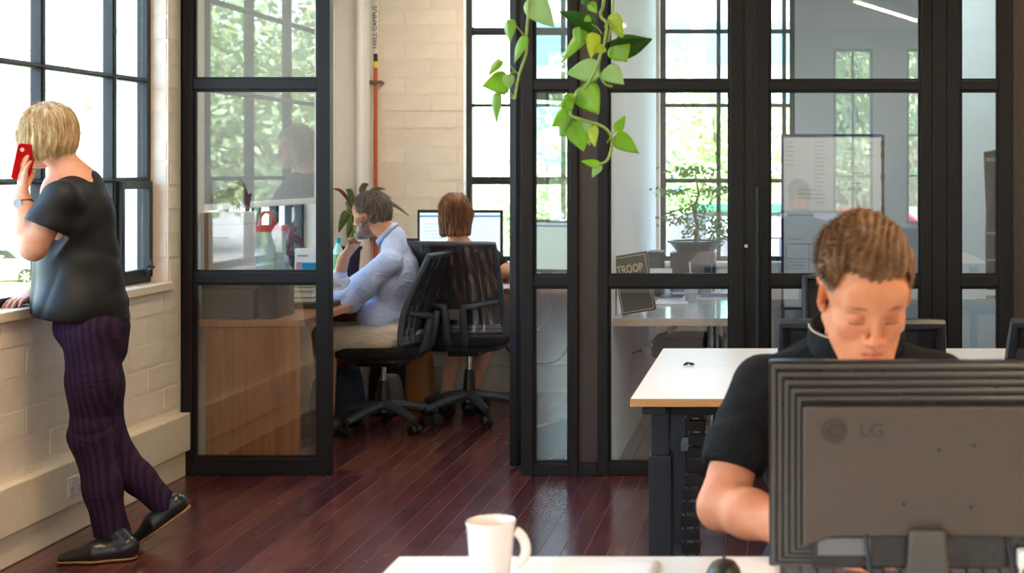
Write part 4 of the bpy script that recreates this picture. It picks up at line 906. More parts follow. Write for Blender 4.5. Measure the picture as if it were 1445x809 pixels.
t = thing('lever_handle', 'black lever handle with a bright pin behind the lower right-hand pane', 'handle', (1.0, 6.76, .8)); B = MB(); B.tube([(1.07, 6.76, .835), (.985, 6.76, .833)], .009, 10); B.box(1.05, 1.085, 6.74, 6.765, .77, .90); B.build('lever', M_black, t, smooth=True)
B = MB(); B.tube([(.93, 6.755, .826), (1.01, 6.755, .826)], .003, 8); B.build('bright_pin', M_chrome, t)
# power cable with two adaptors under the meeting desk
cable('thin dark cable drooping under the meeting room desk', [(-.74, 7.1, .52), (-.66, 7.1, .555), (-.58, 7.1, .61), (-.50, 7.1, .688)], .005)
for i, q in enumerate(((-.535, .648), (-.66, .556))):
    t = thing('power_adaptor', ['upper pale power adaptor on the cable under the meeting room desk', 'lower pale power adaptor on the cable under the meeting room desk'][i], 'adaptor', (q[0], 7.08, q[1]), 0, 'adaptors under the meeting desk')
    B = MB(); B.obox((q[0], 7.08, q[1]), (.055, .03, .026), (0, -.6, 0)); B.build('adaptor_body', mat('pale_adaptor', 'aeb6bb', .4), t, bevel=.003)
    B = MB(); B.obox((q[0]-.033, 7.08, q[1]-.021), (.016, .012, .012), (0, -.6, 0)); B.build('cable_end', M_black, t)
t = thing('round_stool', 'black upholstered stool under the meeting room desk', 'stool', (-.50, 7.75, 0))
B = MB(); B.lathe([(0, .40), (.16, .40), (.20, .43), (.205, .50), (.17, .54), (0, .55)], (-.50, 7.75, 0), 28); B.build('seat', M_cush, t, smooth=True)
B = MB(); B.tube([(-.5, 7.75, .02), (-.5, 7.75, .41)], .025, 12); B.lathe([(0, 0), (.19, 0), (.19, .01), (.03, .03), (0, .03)], (-.50, 7.75, 0), 24); B.build('pedestal', M_chrome, t, smooth=True)
# ---------------------------------------------------------------- hanging pothos
SP = 588.; pc = P(790, 0, SP); zp = 2.12
t = thing('hanging_pothos', 'trailing green pothos hanging from the ceiling in front of the glass', 'plant', (pc.x, pc.y, zp))
B = MB(); cp = Vector((pc.x, pc.y, zp)); B.lathe([(0, 0), (.085, 0), (.12, .15), (.125, .155), (.118, .155), (.108, .12), (0, .12)], cp, 28); B.build('pot', M_white, t, smooth=True)
for k in range(3):
    a = k*2.1+.3; B = MB(); B.tube([cp+Vector((.12*math.cos(a), .12*math.sin(a), .15)), cp+Vector((0, 0, .55)), Vector((cp.x, cp.y, ZC))], .002, 6); B.build('hanging_wire', M_chrome, t)
def pj(zx, zy, dd=0): return P(660+zx/3.111, zy/3.111, SP)+Vector((0, dd, 0))
def vine(pts, r=.0032):
    P_ = [Vector(p) for p in pts]; out = []
    for i in range(len(P_)-1):
        p0 = P_[max(i-1, 0)]; p1 = P_[i]; p2 = P_[i+1]; p3 = P_[min(i+2, len(P_)-1)]
        for k in range(6):
            q = k/6; out.append(.5*((2*p1)+(p2-p0)*q+(2*p0-5*p1+4*p2-p3)*q*q+(3*p1-p0-3*p2+p3)*q**3))
    out.append(P_[-1]); B = MB(); B.tube(out, r, 8); return B.build('vine', M_vine, t, smooth=True)
M_vine = mat('pothos_vine', '8aa24a', .5, var=.2)
def pothos_leaf_mat(n, c1, c2):
    m = mat(n, c1, .32, col2=c2, vscale=18, bump=.15, bscale=60); b_ = m.node_tree.nodes['Principled BSDF']
    o_ = m.node_tree.nodes['Material Output']; tr_ = m.node_tree.nodes.new('ShaderNodeBsdfTranslucent'); tr_.inputs[0].default_value = (*[x*1.5 for x in lin(c2)], 1)
    mx = m.node_tree.nodes.new('ShaderNodeMixShader'); mx.inputs[0].default_value = .45
    m.node_tree.links.new(b_.outputs[0], mx.inputs[1]); m.node_tree.links.new(tr_.outputs[0], mx.inputs[2]); m.node_tree.links.new(mx.outputs[0], o_.inputs[0]); return m
M_p1 = pothos_leaf_mat('pothos_leaf', '6f9f2a', '9cc63e'); M_p2 = pothos_leaf_mat('pothos_dark_leaf', '2f5c22', '4a7a2a'); M_p3 = pothos_leaf_mat('pothos_yellow_leaf', '9fbb2c', 'c6cf4a'); M_p4 = pothos_leaf_mat('pothos_pale_leaf', '8fb768', 'b9d3a0')
PM = [M_p1, M_p2, M_p3, M_p4]
rim = cp+Vector((0, 0, .15)); up = Vector((0, 0, 0))
def from_pot(side): return [rim+Vector((side*.10, 0, -.005)), rim+Vector((side*.14, 0, -.02))]
V1 = [(262, -60), (266, 20), (255, 150), (257, 230), (228, 330), (210, 435)]
V2 = [(600, -60), (580, 60), (608, 100), (605, 170), (570, 290), (520, 380), (470, 425), (450, 500), (500, 525), (600, 560), (632, 620), (612, 700), (575, 722)]
V3 = [(640, -80), (640, -10), (632, 100), (618, 180)]; V4 = [(590, 200), (575, 300), (600, 365), (635, 380)]
vine(from_pot(-1)+[pj(*q, .01*math.sin(i)) for i, q in enumerate(V1)]); vine(from_pot(1)[:1]+[pj(*q, .012*math.sin(i*1.3)) for i, q in enumerate(V2)], .0038)
vine(from_pot(.8)[:1]+[pj(*q) for q in V3], .003); vine([pj(*q) for q in V4], .003)
def heart(base, tip, w, m, yaw=0., fold=.25, curl=.1):
    base = Vector(base); tip = Vector(tip); d = tip-base; L_ = d.length; dn = d.normalized(); n0 = Vector((0, -1, 0)); n0 = (n0-dn*n0.dot(dn)).normalized()
    n0 = Matrix.Rotation(yaw, 3, dn) @ n0; sd_ = dn.cross(n0); prof = [(-.06, .0), (-.07, .22), (-.02, .42), (.08, .52), (.22, .55), (.38, .50), (.55, .40), (.72, .26), (.87, .12), (1.0, .0)]
    n_w = 3; vs = []; fs = []
    for u, hw in prof:
        for k in range(-n_w, n_w+1):
            q = k/n_w; uu = u if k else (max(u, 0) if u < .1 else u)
            c_ = base+d*(uu if abs(k) else max(uu, .0))+sd_*q*hw*w; c_ += n0*(-fold*abs(q)*hw*w+.02*w*math.sin(u*9+q*4))-n0*curl*L_*u*u; vs.append(c_)
    nn = 2*n_w+1
    for i in range(len(prof)-1):
        for k in range(nn-1): fs.append((i*nn+k, i*nn+k+1, (i+1)*nn+k+1, (i+1)*nn+k))
    B = MB(); B.add(vs, fs); return B.build('leaf', m, t, smooth=True, solid=.0007, angle=90)
LV = [((268, 0), (378, 122), 110, 3, .25), ((178, 92), (186, 188), 62, 0, .5), ((248, 168), (207, 280), 66, 0, .7), ((135, 265), (88, 335), 52, 0, .6), ((168, 350), (62, 378), 105, 0, .3), ((178, 330), (186, 395), 48, 3, -.3),
      ((122, 415), (126, 545), 52, 0, .5), ((548, 112), (402, 48), 78, 1, -.5), ((505, 140), (408, 268), 62, 0, .4), ((540, 20), (572, 62), 42, 0, .2), ((520, 80), (550, 98), 30, 0, 0), ((480, 128), (495, 212), 42, 0, .4), ((632, 72), (684, 180), 70, 2, .5), ((505, -10), (528, 25), 40, 1, .2),
      ((640, 198), (812, 172), 60, 1, 1.0), ((650, 196), (700, 275), 110, 0, .2), ((655, 215), (810, 172), 100, 1, .3), ((562, 155), (545, 262), 62, 2, -.4), ((590, 200), (560, 235), 60, 2, .2), ((562, 300), (425, 318), 100, 3, .2), ((612, 302), (690, 372), 84, 3, -.3),
      ((498, 388), (580, 503), 120, 0, .2), ((470, 430), (430, 425), 40, 0, .4), ((440, 500), (368, 555), 80, 0, .3), ((470, 535), (512, 668), 108, 0, -.2), ((500, 540), (530, 640), 70, 3, .5), ((545, 562), (562, 648), 66, 2, .6), ((430, 505), (400, 600), 60, 0, .6),
      ((652, 572), (690, 504), 44, 0, .3), ((648, 600), (752, 672), 76, 0, -.2), ((576, 722), (503, 706), 36, 0, .3), ((572, 724), (545, 782), 40, 3, .3), ((440, 480), (455, 420), 50, 0, .2)]
for i, (b_, e_, w_, m_, yw) in enumerate(LV):
    dd = random.uniform(-.02, .02); heart(pj(*b_, dd), pj(*e_, dd-.01), w_/3.111/SP*1.0, PM[m_], yw, random.uniform(.12, .35), random.uniform(-.05, .12))
for a_, b_ in (((255, 165), (180, 95)), ((256, 160), (248, 170)), ((222, 325), (135, 262)), ((215, 318), (178, 335)), ((208, 432), (165, 405)), ((205, 435), (124, 415)), ((590, 150), (545, 108)), ((600, 120), (640, 75)), ((605, 185), (648, 195)), ((560, 215), (505, 175)), ((632, 640), (650, 600)), ((612, 628), (652, 572)), ((500, 525), (470, 535))):
    B = MB(); A_, E_ = pj(*a_), pj(*b_); B.tube([A_, (A_+E_)/2+Vector((0, 0, .006)), E_], .0018, 6); B.build('petiole', M_vine, t, smooth=True)
# block wall outside the meeting room window
t = thing('garden_wall', 'pale grey block wall with a green rail outside the meeting room window', 'wall', (-.2, 12, ZG))
B = MB(); B.box(-1.0, 3.0, 12.0, 12.2, ZG, 1.08); B.build('wall_core', M_road, t)
for r_ in range(7):
    for k in range(7):
        x = -.62+k*.42+(.21 if r_ % 2 else 0); z = -.3+r_*.195
        B = MB(); B.box(x, x+.405, 11.97, 12.0, z, z+.18); B.build('block', mat('pale_grey_block', 'b4bcc0', .8, bump=.2, randv=.06), t, bevel=.004)
B = MB(); B.box(-.72, 3, 11.93, 12.22, 1.09, 1.16); B.build('green_rail', mat('green_rail_paint', '3f8f62', .5), t, bevel=.01)
# ================================================================ PEOPLE (implicit surfaces meshed with surface nets)
def axis_pts(lo, hi, h, fine=()):
    """monotone coordinates from lo to hi at step h, finer inside the (a, b, hf) ranges"""
    out = [lo]
    while out[-1] < hi:
        x_ = out[-1]; s_ = h
        for a, b_, hf in fine:
            if a-h < x_ < b_: s_ = min(s_, hf)
        out.append(x_+s_)
    return np.array(out, np.float32)
class Field:
    def __init__(s, lo, hi, h, fx=(), fy=(), fz=()):
        s.ax = [axis_pts(lo[0], hi[0], h, fx), axis_pts(lo[1], hi[1], h, fy), axis_pts(lo[2], hi[2], h, fz)]
        s.d = np.full([len(a) for a in s.ax], .06, np.float32)
    def win(s, lo, hi):
        sl = []
        for k in range(3):
            a = np.searchsorted(s.ax[k], lo[k]); b_ = np.searchsorted(s.ax[k], hi[k]); sl.append(slice(max(0, a-1), min(len(s.ax[k]), b_+1)))
        if any(q.stop-q.start < 1 for q in sl): return None, None
        g = np.meshgrid(*[s.ax[k][sl[k]] for k in range(3)], indexing='ij'); return tuple(sl), np.stack(g, -1)
    def op(s, lo, hi, fn, k=.01, mode='u'):
        pad = k+.015; sl, p = s.win(np.array(lo)-pad, np.array(hi)+pad)
        if sl is None: return
        e = fn(p).astype(np.float32); d = s.d[sl]; k = k if k < .016 else .016+(k-.016)*.7
        if mode == 'u': h = np.maximum(k-np.abs(d-e), 0)/k; s.d[sl] = np.minimum(d, e)-h*h*k*.25
        elif mode == 's': e = -e; h = np.maximum(k-np.abs(d-e), 0)/k; s.d[sl] = np.maximum(d, e)+h*h*k*.25
        elif mode == 'i': h = np.maximum(k-np.abs(d-e), 0)/k; s.d[sl] = np.maximum(d, e)+h*h*k*.25
    def cap(s, a, b, ra, rb=None, k=.01, mode='u', sq=None):
        """tapered capsule; sq = (axis vector, factor) flattens across that axis"""
        rb = ra if rb is None else rb; a = np.array(a, float); b = np.array(b, float); r = max(ra, rb)
        lo = np.minimum(a, b)-r; hi = np.maximum(a, b)+r
        def fn(p):
            q = p-a; ab = b-a
            if sq is not None:
                n = np.array(sq[0], float); n /= np.linalg.norm(n); f = 1/sq[1]-1
                q = q+(q@n)[..., None]*n*f; ab = ab+ab@n*n*f
            L2 = ab@ab+1e-9; t_ = np.clip((q@ab)/L2, 0, 1); e = np.sqrt(((q-t_[..., None]*ab)**2).sum(-1))-(ra+(rb-ra)*t_)
            return e*(sq[1]**.5 if sq is not None and sq[1] < 1 else 1)
        s.op(lo, hi, fn, k, mode)
    def ell(s, c, r, R=None, k=.01, mode='u'):
        c = np.array(c, float); r = np.array(r, float); m = r.max()
        def fn(p):
            q = p-c
            if R is not None: q = q@R
            k0 = np.sqrt(((q/r)**2).sum(-1)); k1 = np.sqrt(((q/(r*r))**2).sum(-1))+1e-6; return k0*(k0-1)/k1
        s.op(c-m, c+m, fn, k, mode)
    def chain(s, pts, rs, k=.01, sq=None):
        for i in range(len(pts)-1): s.cap(pts[i], pts[i+1], rs[i], rs[i+1], k, sq=sq)
    def mesh(s):
        d = s.d; ins = d < 0; nx, ny, nz = d.shape; X, Y, Z = s.ax
        acc = np.zeros((nx-1, ny-1, nz-1, 3), np.float32); cnt = np.zeros((nx-1, ny-1, nz-1), np.float32)
        for axn in range(3):
            for o1 in (0, 1):
                for o2 in (0, 1):
                    off = [0, 0, 0]; oth = [q for q in range(3) if q != axn]; off[oth[0]] = o1; off[oth[1]] = o2
                    A = tuple(slice(off[q], off[q]+d.shape[q]-1) for q in range(3)); o3 = list(off); o3[axn] += 1; B_ = tuple(slice(o3[q], o3[q]+d.shape[q]-1) for q in range(3))
                    I, J, K = np.nonzero(ins[A] != ins[B_])
                    if not len(I): continue
                    ia = [I+off[0], J+off[1], K+off[2]]; ib = [I+o3[0], J+o3[1], K+o3[2]]
                    da = d[ia[0], ia[1], ia[2]]; db = d[ib[0], ib[1], ib[2]]; t_ = da/(da-db)
                    pa = np.stack([X[ia[0]], Y[ia[1]], Z[ia[2]]], -1); pb_ = np.stack([X[ib[0]], Y[ib[1]], Z[ib[2]]], -1)
                    acc[I, J, K] += pa+(pb_-pa)*t_[:, None]; cnt[I, J, K] += 1
        m = cnt > 0; idx = np.full(cnt.shape, -1, np.int64); idx[m] = np.arange(m.sum()); V = acc[m]/cnt[m][:, None]
        quads = []
        for axn in range(3):
            o = [q for q in range(3) if q != axn]; a = [slice(1, -1)]*3; a[axn] = slice(0, -1); b_ = [slice(1, -1)]*3; b_[axn] = slice(1, None)
            A = ins[tuple(a)]; Bv = ins[tuple(b_)]; I = np.nonzero(A != Bv); base = [I[0].copy(), I[1].copy(), I[2].copy()]
            for q in o: base[q] = base[q]+1
            def cid(d1, d2):
                q = [base[0].copy(), base[1].copy(), base[2].copy()]; q[o[0]] -= d1; q[o[1]] -= d2; return idx[q[0], q[1], q[2]]
            Q = np.stack([cid(1, 1), cid(0, 1), cid(0, 0), cid(1, 0)], -1); fl = A[I]
            if axn == 1: fl = ~fl
            Q[~fl] = Q[~fl][:, ::-1]; quads.append(Q)
        Q = np.concatenate(quads); Q = Q[(Q >= 0).all(1)]; return V, Q
def field_obj(name, f, mats, parent, color=None, dens=None, matidx=None, keep=None, smooth_it=0, label=None):
    V, Q = f.mesh() if isinstance(f, Field) else f
    me = bpy.data.meshes.new(name); me.vertices.add(len(V)); me.loops.add(len(Q)*4); me.polygons.add(len(Q))
    off = np.array(ORIG[parent.name][:]) if parent is not None else np.zeros(3)
    me.vertices.foreach_set('co', (V-off).astype(np.float32).ravel()); me.loops.foreach_set('vertex_index', Q.astype(np.int32).ravel())
    me.polygons.foreach_set('loop_start', np.arange(0, len(Q)*4, 4, dtype=np.int32)); me.polygons.foreach_set('use_smooth', np.ones(len(Q), bool))
    for m in (mats if isinstance(mats, (list, tuple)) else [mats]): me.materials.append(m)
    if matidx is not None: me.polygons.foreach_set('material_index', matidx(V[Q].mean(1)).astype(np.int32))
    me.update(calc_edges=True)
    if color is not None:
        at = me.color_attributes.new('Col', 'FLOAT_COLOR', 'POINT'); C = np.ones((len(V), 4), np.float32); C[:, :3] = color(V); at.data.foreach_set('color', C.ravel())
    o = bpy.data.objects.new(name, me); COL.objects.link(o)
    if parent is not None: o.parent = parent; ORIG[o.name] = Vector(off)
    if smooth_it: md = o.modifiers.new('smooth', 'SMOOTH'); md.factor = .5; md.iterations = smooth_it
    if label: o['label'] = label
    return o
def frame(fwd, up=(0, 0, 1)):
    """columns: person's left, forward, up"""
    f = Vector(fwd).normalized(); u = Vector(up); l = u.cross(f).normalized(); u = f.cross(l); return np.array([l[:], f[:], u[:]]).T   # world = R @ local
def wn_(V, seed=0, f=1.0, o=3):
    """cheap band-limited noise as a sum of sines"""
    r = np.random.default_rng(seed); out = 0
    for i in range(o*3):
        k = r.normal(0, 1, 3); k *= f*(1.7**(i//3))/np.linalg.norm(k); out = out+np.sin(V@k+r.uniform(0, 6.28))/(1.5**(i//3))
    return out/(o*1.6)
class Head:
    def __init__(s, c, R, S=1.0, jaw=1.0): s.c = np.array(c, float); s.R = R; s.S = S; s.jaw = jaw
    def w(s, p): return s.c+s.R@(np.array(p, float)*s.S)
    def loc(s, V): return ((V-s.c)@s.R)/s.S
    def build(s, F_, detail=True):
        w = s.w; S = s.S; R = s.R; E = lambda c, r, k=.012, mode='u', RR=None: F_.ell(w(c), np.array(r)*S, R if RR is None else R@RR, k*S, mode)
        Cp = lambda a, b, ra, rb=None, k=.008, mode='u': F_.cap(w(a), w(b), ra*S, (rb or ra)*S, k*S, mode)
        E((0, -.018, .042), (.076, .097, .083)); E((0, .022, .02), (.067, .072, .075), .02); E((0, .034, -.038), (.059, .053, .068), .02)
        Cp((-.055, .0, -.045), (-.028*s.jaw, .062, -.092), .018, .018, .025); Cp((.055, .0, -.045), (.028*s.jaw, .062, -.092), .018, .018, .025); Cp((-.018, .072, -.095), (.018, .072, -.095), .017, None, .02)
        E((0, .062, -.075), (.040, .03, .035), .02)
        E((.038, .058, -.020), (.021, .021, .020), .022); E((-.038, .058, -.020), (.021, .021, .020), .022)
        E((0, .078, .05), (.05, .016, .03), .03)
        for q in (-1, 1): Cp((q*.013, .086, .021), (q*.044, .074, .023), .0085, .008, .012)
        for q in (-1, 1): E((q*.032, .098, .003), (.019, .016, .011), .012, 's')
        for q in (-1, 1): E((q*.0315, .0745, .002), (.0145, .0145, .0125), .004)
        Cp((0, .090, .012), (0, .1065, -.026), .0075, .0098, .012); E((0, .1085, -.030), (.0115, .011, .0095), .006)
        for q in (-1, 1): E((q*.0145, .097, -.034), (.0075, .011, .0075), .006)
        if detail:
            for q in (-1, 1): E((q*.0068, .1045, -.0405), (.0036, .006, .003), .002, 's')
            Cp((0, .0965, -.042), (0, .0955, -.052), .002, None, .003, 's')
        E((0, .080, -.062), (.030, .016, .020), .012)
        for q in (-1, 1): Cp((0, .0955, -.0565), (q*.022, .084, -.0615), .0045, .003, .004)
        Cp((-.016, .0885, -.0685), (.016, .0885, -.0685), .0058, None, .005); E((0, .094, -.0685), (.012, .0055, .0052), .005)
        if detail:
            for q in (-1, 1): Cp((0, .1015, -.0622), (q*.025, .088, -.0640), .0013, .0013, .002, 's')
            E((0, .092, -.081), (.018, .006, .0045), .006, 's')
        for q in (-1, 1):
            RR = np.array(Euler((math.radians(-8), 0, q*math.radians(-28))).to_matrix())
            E((q*.0745, -.006, .000), (.0085, .019, .031), .006, 'u', RR); E((q*.081, -.0, .005), (.006, .0115, .018), .003, 's', RR); E((q*.0735, .0, -.024), (.006, .009, .011), .004)
            Cp((q*.079, -.022, .010), (q*.083, -.012, .026), .0032, None, .003); Cp((q*.083, -.012, .026), (q*.077, .006, .025), .0032, None, .003)
    def paint(s, V, beard=0, stubble=.0):
        p = s.loc(V); x, y, z = p.T; C = np.ones((len(V), 3)); ax = np.abs(x); face = (y > .03)
        def blend(m, c): m = np.clip(m, 0, 1)[:, None]; C[:] = C*(1-m)+np.array(c)*m
        blend((1-((x/.05)**2+((z+.03)/.045)**2))*.6*face, (1.03, .90, .84)); blend((1-(((ax-.046)/.02)**2+((z+.03)/.02)**2))*.6*face, (1.05, .82, .76))
        blend((1-((x/.018)**2+((z+.03)/.014)**2))*.7*face, (1.04, .82, .76)); blend((1-(((ax-.08)/.014)**2+((z)/.035)**2))*.5, (1.0, .74, .66))
        blend((1-((x/.024)**2+((z+.0635)/.0095)**2))*2.2*(y > .074), (.96, .56, .50)); blend((1-((x/.024)**2+((z+.0631)/.0016)**2))*2*(y > .07), (.35, .16, .14))
        zb = .0245+.004*np.cos((ax-.03)*60); blend((1-(((ax-.031)/.020)**2+((z-zb)/.0055)**2))*1.3*(y > .055)*(.75+.25*np.sin(x*2600+z*900)), (.48, .32, .24))
        blend((1-(((ax-.0315)/.0165)**2+((z+.0065+.12*(ax-.0315)**2*30)/.0018)**2))*3*(y > .05), (.22, .14, .11)); blend((1-(((ax-.0315)/.019)**2+((z-.003)/.011)**2))*.8*face, (.88, .68, .62))
        if beard:
            m = ((z < -.040+.35*np.clip(.07-y, 0, .07)) | ((ax > .058) & (z < .0) & (y > -.01)))*(y > -.012)*(z > -.14); sp = .75+.25*wn_(V, 3, 900, 2); blend(m*beard*sp*(1-np.exp(-((x/.02)**2+((z+.0635)/.009)**2)*1.0)*.8), (.22, .18, .17))
        if stubble: m = (z < -.035)*(y > .0)*(z > -.12); blend(m*stubble, (.86, .72, .66))  # stubble tint over the lower face
        return C
def hand(F_, wrist, fdir, ndir, side, curl=.35, S=1.0, k=.006, spread=1.0, curls=None, thumb=None):
    """wrist point, finger direction, palm normal (towards the palm side), side=+1 thumb lies along f x n, -1 the other way"""
    f = Vector(fdir).normalized(); n = Vector(ndir); n = (n-f*n.dot(f)).normalized(); t_ = f.cross(n)*side; w0 = Vector(wrist)
    V_ = lambda a, b_, c_: w0+(t_*a+f*b_+n*c_)*S
    F_.cap(V_(.0, -.03, 0), V_(0, .012, 0), .026*S, .027*S, .012, sq=(n, .72))
    for a in (-.026, -.009, .009, .025): F_.cap(V_(a*.55, .01, 0), V_(a, .083-abs(a)*.25, .0), .0145*S, .0108*S, .01, sq=(n, .95))
    F_.ell(V_(.026, .035, .008), np.array((.017, .028, .015))*S, np.array([t_[:], f[:], n[:]]).T, .012)
    for i, (a, L_, r) in enumerate(((.025, .072, .0088), (.0085, .080, .0091), (-.009, .074, .0086), (-.0255, .058, .0077))):
        c0 = (curls[i] if curls else curl); base = V_(a, .083-abs(a)*.25, 0); ang = c0*.55; d_ = None; p = base; q = spread*a*3.2
        for j, fr in enumerate((.48, .30, .22)):
            d_ = (f*math.cos(ang)+n*math.sin(ang)+t_*q*(1-.3*j)).normalized(); p2 = p+d_*L_*fr*S; F_.cap(p, p2, r*S*(1-.08*j), r*S*(1-.08*(j+1)), k*.5); p = p2; ang += c0*(1.0 if j == 0 else .7)
    th = thumb or ((.024, .02, .012), (.050, .048, .022), (.060, .078, .026), (.060, .098, .030))
    P_ = [V_(*q) for q in th]; F_.cap(P_[0], P_[1], .0145*S, .0112*S, .008); F_.cap(P_[1], P_[2], .0108*S, .0098*S, .003); F_.cap(P_[2], P_[3], .0098*S, .0082*S, .003)
def strands(name, roots, dirs, parent, m, L_, w=.0011, seg=4, grav=.0, curlk=0, seed=1, offs=.0, kind='stuff', surf=None):
    """thin tapered ribbons lying along dirs from roots"""
    r = np.random.default_rng(seed); n = len(roots); vs = np.zeros((n, (seg+1)*2, 3)); p = roots.copy(); d = dirs.copy()
    out = r.normal(0, 1, (n, 3)); L_ = np.asarray(L_)*np.ones(n)
    side = np.cross(d, out); side /= np.linalg.norm(side, axis=1)[:, None]+1e-9
    for j in range(seg+1):
        ww = w*(1-j/seg*.85); vs[:, j*2] = p-side*ww; vs[:, j*2+1] = p+side*ww; d = d+np.array((0, 0, -grav))/seg+r.normal(0, curlk, (n, 3))/seg; d /= np.linalg.norm(d, axis=1)[:, None]
        p = p+d*(L_/seg)[:, None]
        if surf is not None: p = surf(p)
    b = np.arange(n)[:, None]*((seg+1)*2); Q = np.concatenate([b+np.array([[2*j, 2*j+1, 2*j+3, 2*j+2]]) for j in range(seg)])
    o = field_obj(name, (vs.reshape(-1, 3), Q), m, parent); o['kind'] = kind; return o
def skin_mat(n, c, c2): 
    m = mat(n, c, .58, col2=c2, vscale=25, bump=.12, bscale=500, attr='Col', sss=.12, spec=.4); return m
def hair_mat(n, c, c2): return mat(n, c, .5, col2=c2, vscale=60, spec=.4, stretch=(1, 1, .25))
def crease(p, seed, f=9, st=(1, 1, 1), w=.35):
    """sharp valleys and soft ridges, elongated by the stretch st"""
    q = p*np.array(st, float); n = wn_(q+.05*np.stack([wn_(p, seed+9, 12, 1), wn_(p, seed+10, 12, 1), wn_(p, seed+11, 12, 1)], -1), seed, f, 2)
    return np.clip(1-np.abs(n)/w, 0, 1)**1.5
def cloth(n, c, sc=700, wr=.55, **kw):
    m = mat(n, c, .9, spec=.25, var=.08, vscale=8, bump=.25, bscale=sc, **kw); N = m.node_tree.nodes; L = m.node_tree.links; b_ = N['Principled BSDF']
    g = N.new('ShaderNodeNewGeometry'); mp = N.new('ShaderNodeMapping'); mp.inputs['Scale'].default_value = (1, 1, 1.7); mp.inputs['Rotation'].default_value = (.3, .5, 0); L.new(g.outputs['Position'], mp.inputs[0])
    nz = N.new('ShaderNodeTexNoise'); nz.inputs['Scale'].default_value = 7; nz.inputs['Detail'].default_value = 3; nz.inputs['Distortion'].default_value = 1.2; L.new(mp.outputs[0], nz.inputs['Vector'])
    sb = N.new('ShaderNodeMath'); sb.operation = 'SUBTRACT'; sb.inputs[1].default_value = .5; L.new(nz.outputs[0], sb.inputs[0]); ab = N.new('ShaderNodeMath'); ab.operation = 'ABSOLUTE'; L.new(sb.outputs[0], ab.inputs[0])
    bp = N.new('ShaderNodeBump'); bp.inputs['Strength'].default_value = wr; bp.inputs['Distance'].default_value = .035; L.new(ab.outputs[0], bp.inputs['Height'])
    old = b_.inputs['Normal'].links
    if old: L.new(old[0].from_socket, bp.inputs['Normal'])
    L.new(bp.outputs[0], b_.inputs['Normal']); return m
def fold(F_, fn):
    """displace a field by fn(points) where it matters"""
    m = np.abs(F_.d) < .03; I = np.nonzero(m); p = np.stack([F_.ax[0][I[0]], F_.ax[1][I[1]], F_.ax[2][I[2]]], -1); F_.d[I] += fn(p).astype(np.float32)
def cutz(F_, p0, n, k=.004):
    """keep the side of the plane the normal points away from"""
    n = np.array(n, float); n /= np.linalg.norm(n); g = np.stack(np.meshgrid(*F_.ax, indexing='ij'), -1); e = ((g-np.array(p0))@n).astype(np.float32); F_.d = np.maximum(F_.d, e)
def bounds(V): return np.min(V, 0), np.max(V, 0)
# ---------------------------------------------------------------- the man at the big monitor
M_skin1 = skin_mat('fair_skin', 'cc8058', 'dc966e'); M_skin2 = skin_mat('light_skin', 'c78d6c', 'd59f80')
def A(*p): return np.array(p, float)
man = thing('person', 'man in a black polo shirt with short sandy hair looking down behind the big monitor', 'person', (.20, 2.95, 0))
pitch = math.radians(27); yaw = math.radians(-10)    # faces the camera, turned a little to his left
fw = Vector((math.sin(-yaw)*math.cos(pitch), -math.cos(yaw)*math.cos(pitch), -math.sin(pitch))); R1 = frame(fw)
hc = P(1220, 415, 788); H1 = Head(hc[:], R1, 1.02, 1.05)
sh = A(hc.x-.012, 2.84, 1.105)                          # base of the neck
shL = A(hc.x+.185, 2.87, 1.005); shR = A(hc.x-.20, 2.86, 1.005)      # his left is image right
elR = A(-.112, 2.76, .785); wrR = A(.085, 2.53, .780); elL = A(.50, 2.76, .79); wrL = A(.33, 2.54, .78)
hip = A(hc.x, 3.06, .56)
F1 = Field((-.30, 2.2, .05), (.78, 3.35, 1.58), .011, fx=[(hc.x-.11, hc.x+.11, .0024)], fy=[(hc.y-.12, hc.y+.13, .0026)], fz=[(.745, .84, .005), (hc.z-.14, hc.z+.16, .0024)])
H1.build(F1)
F1.cap(H1.w((.008, -.02, -.05)), sh+A(.012, 0, 0), .050, .056, .02)
F1.cap(H1.w((.01, -.045, -.05)), sh+A(.012, .03, 0), .045, .06, .02)
F1.chain([shR, elR, wrR], [.050, .046, .030], .02); F1.chain([shL, elL, wrL], [.050, .046, .030], .02)
F1.ell(elR*.72+wrR*.28+A(0, 0, .004), (.045, .045, .045), None, .03); F1.ell(elL*.72+wrL*.28, (.045, .045, .045), None, .03)
F1.cap(sh+A(-.1, .02, -.09), sh+A(.1, .02, -.09), .05, None, .04); F1.cap(sh+A(0, .05, -.12), hip, .09, .11, .05)
for q in (-1, 1):
    F1.chain([hip+A(q*.09, 0, 0), hip+A(q*.13, -.42, -.02), hip+A(q*.12, -.36, -.46)], [.085, .062, .045], .03)
hand(F1, wrR+A(.012, -.01, -.004), (.9, -.35, -.12), (0, 0, -1), -1, .5); hand(F1, wrL+A(-.01, -.01, -.004), (-.9, -.35, -.12), (0, 0, -1), 1, .5)
field_obj('body', F1, M_skin1, man, color=lambda V: H1.paint(V, 0, .35))
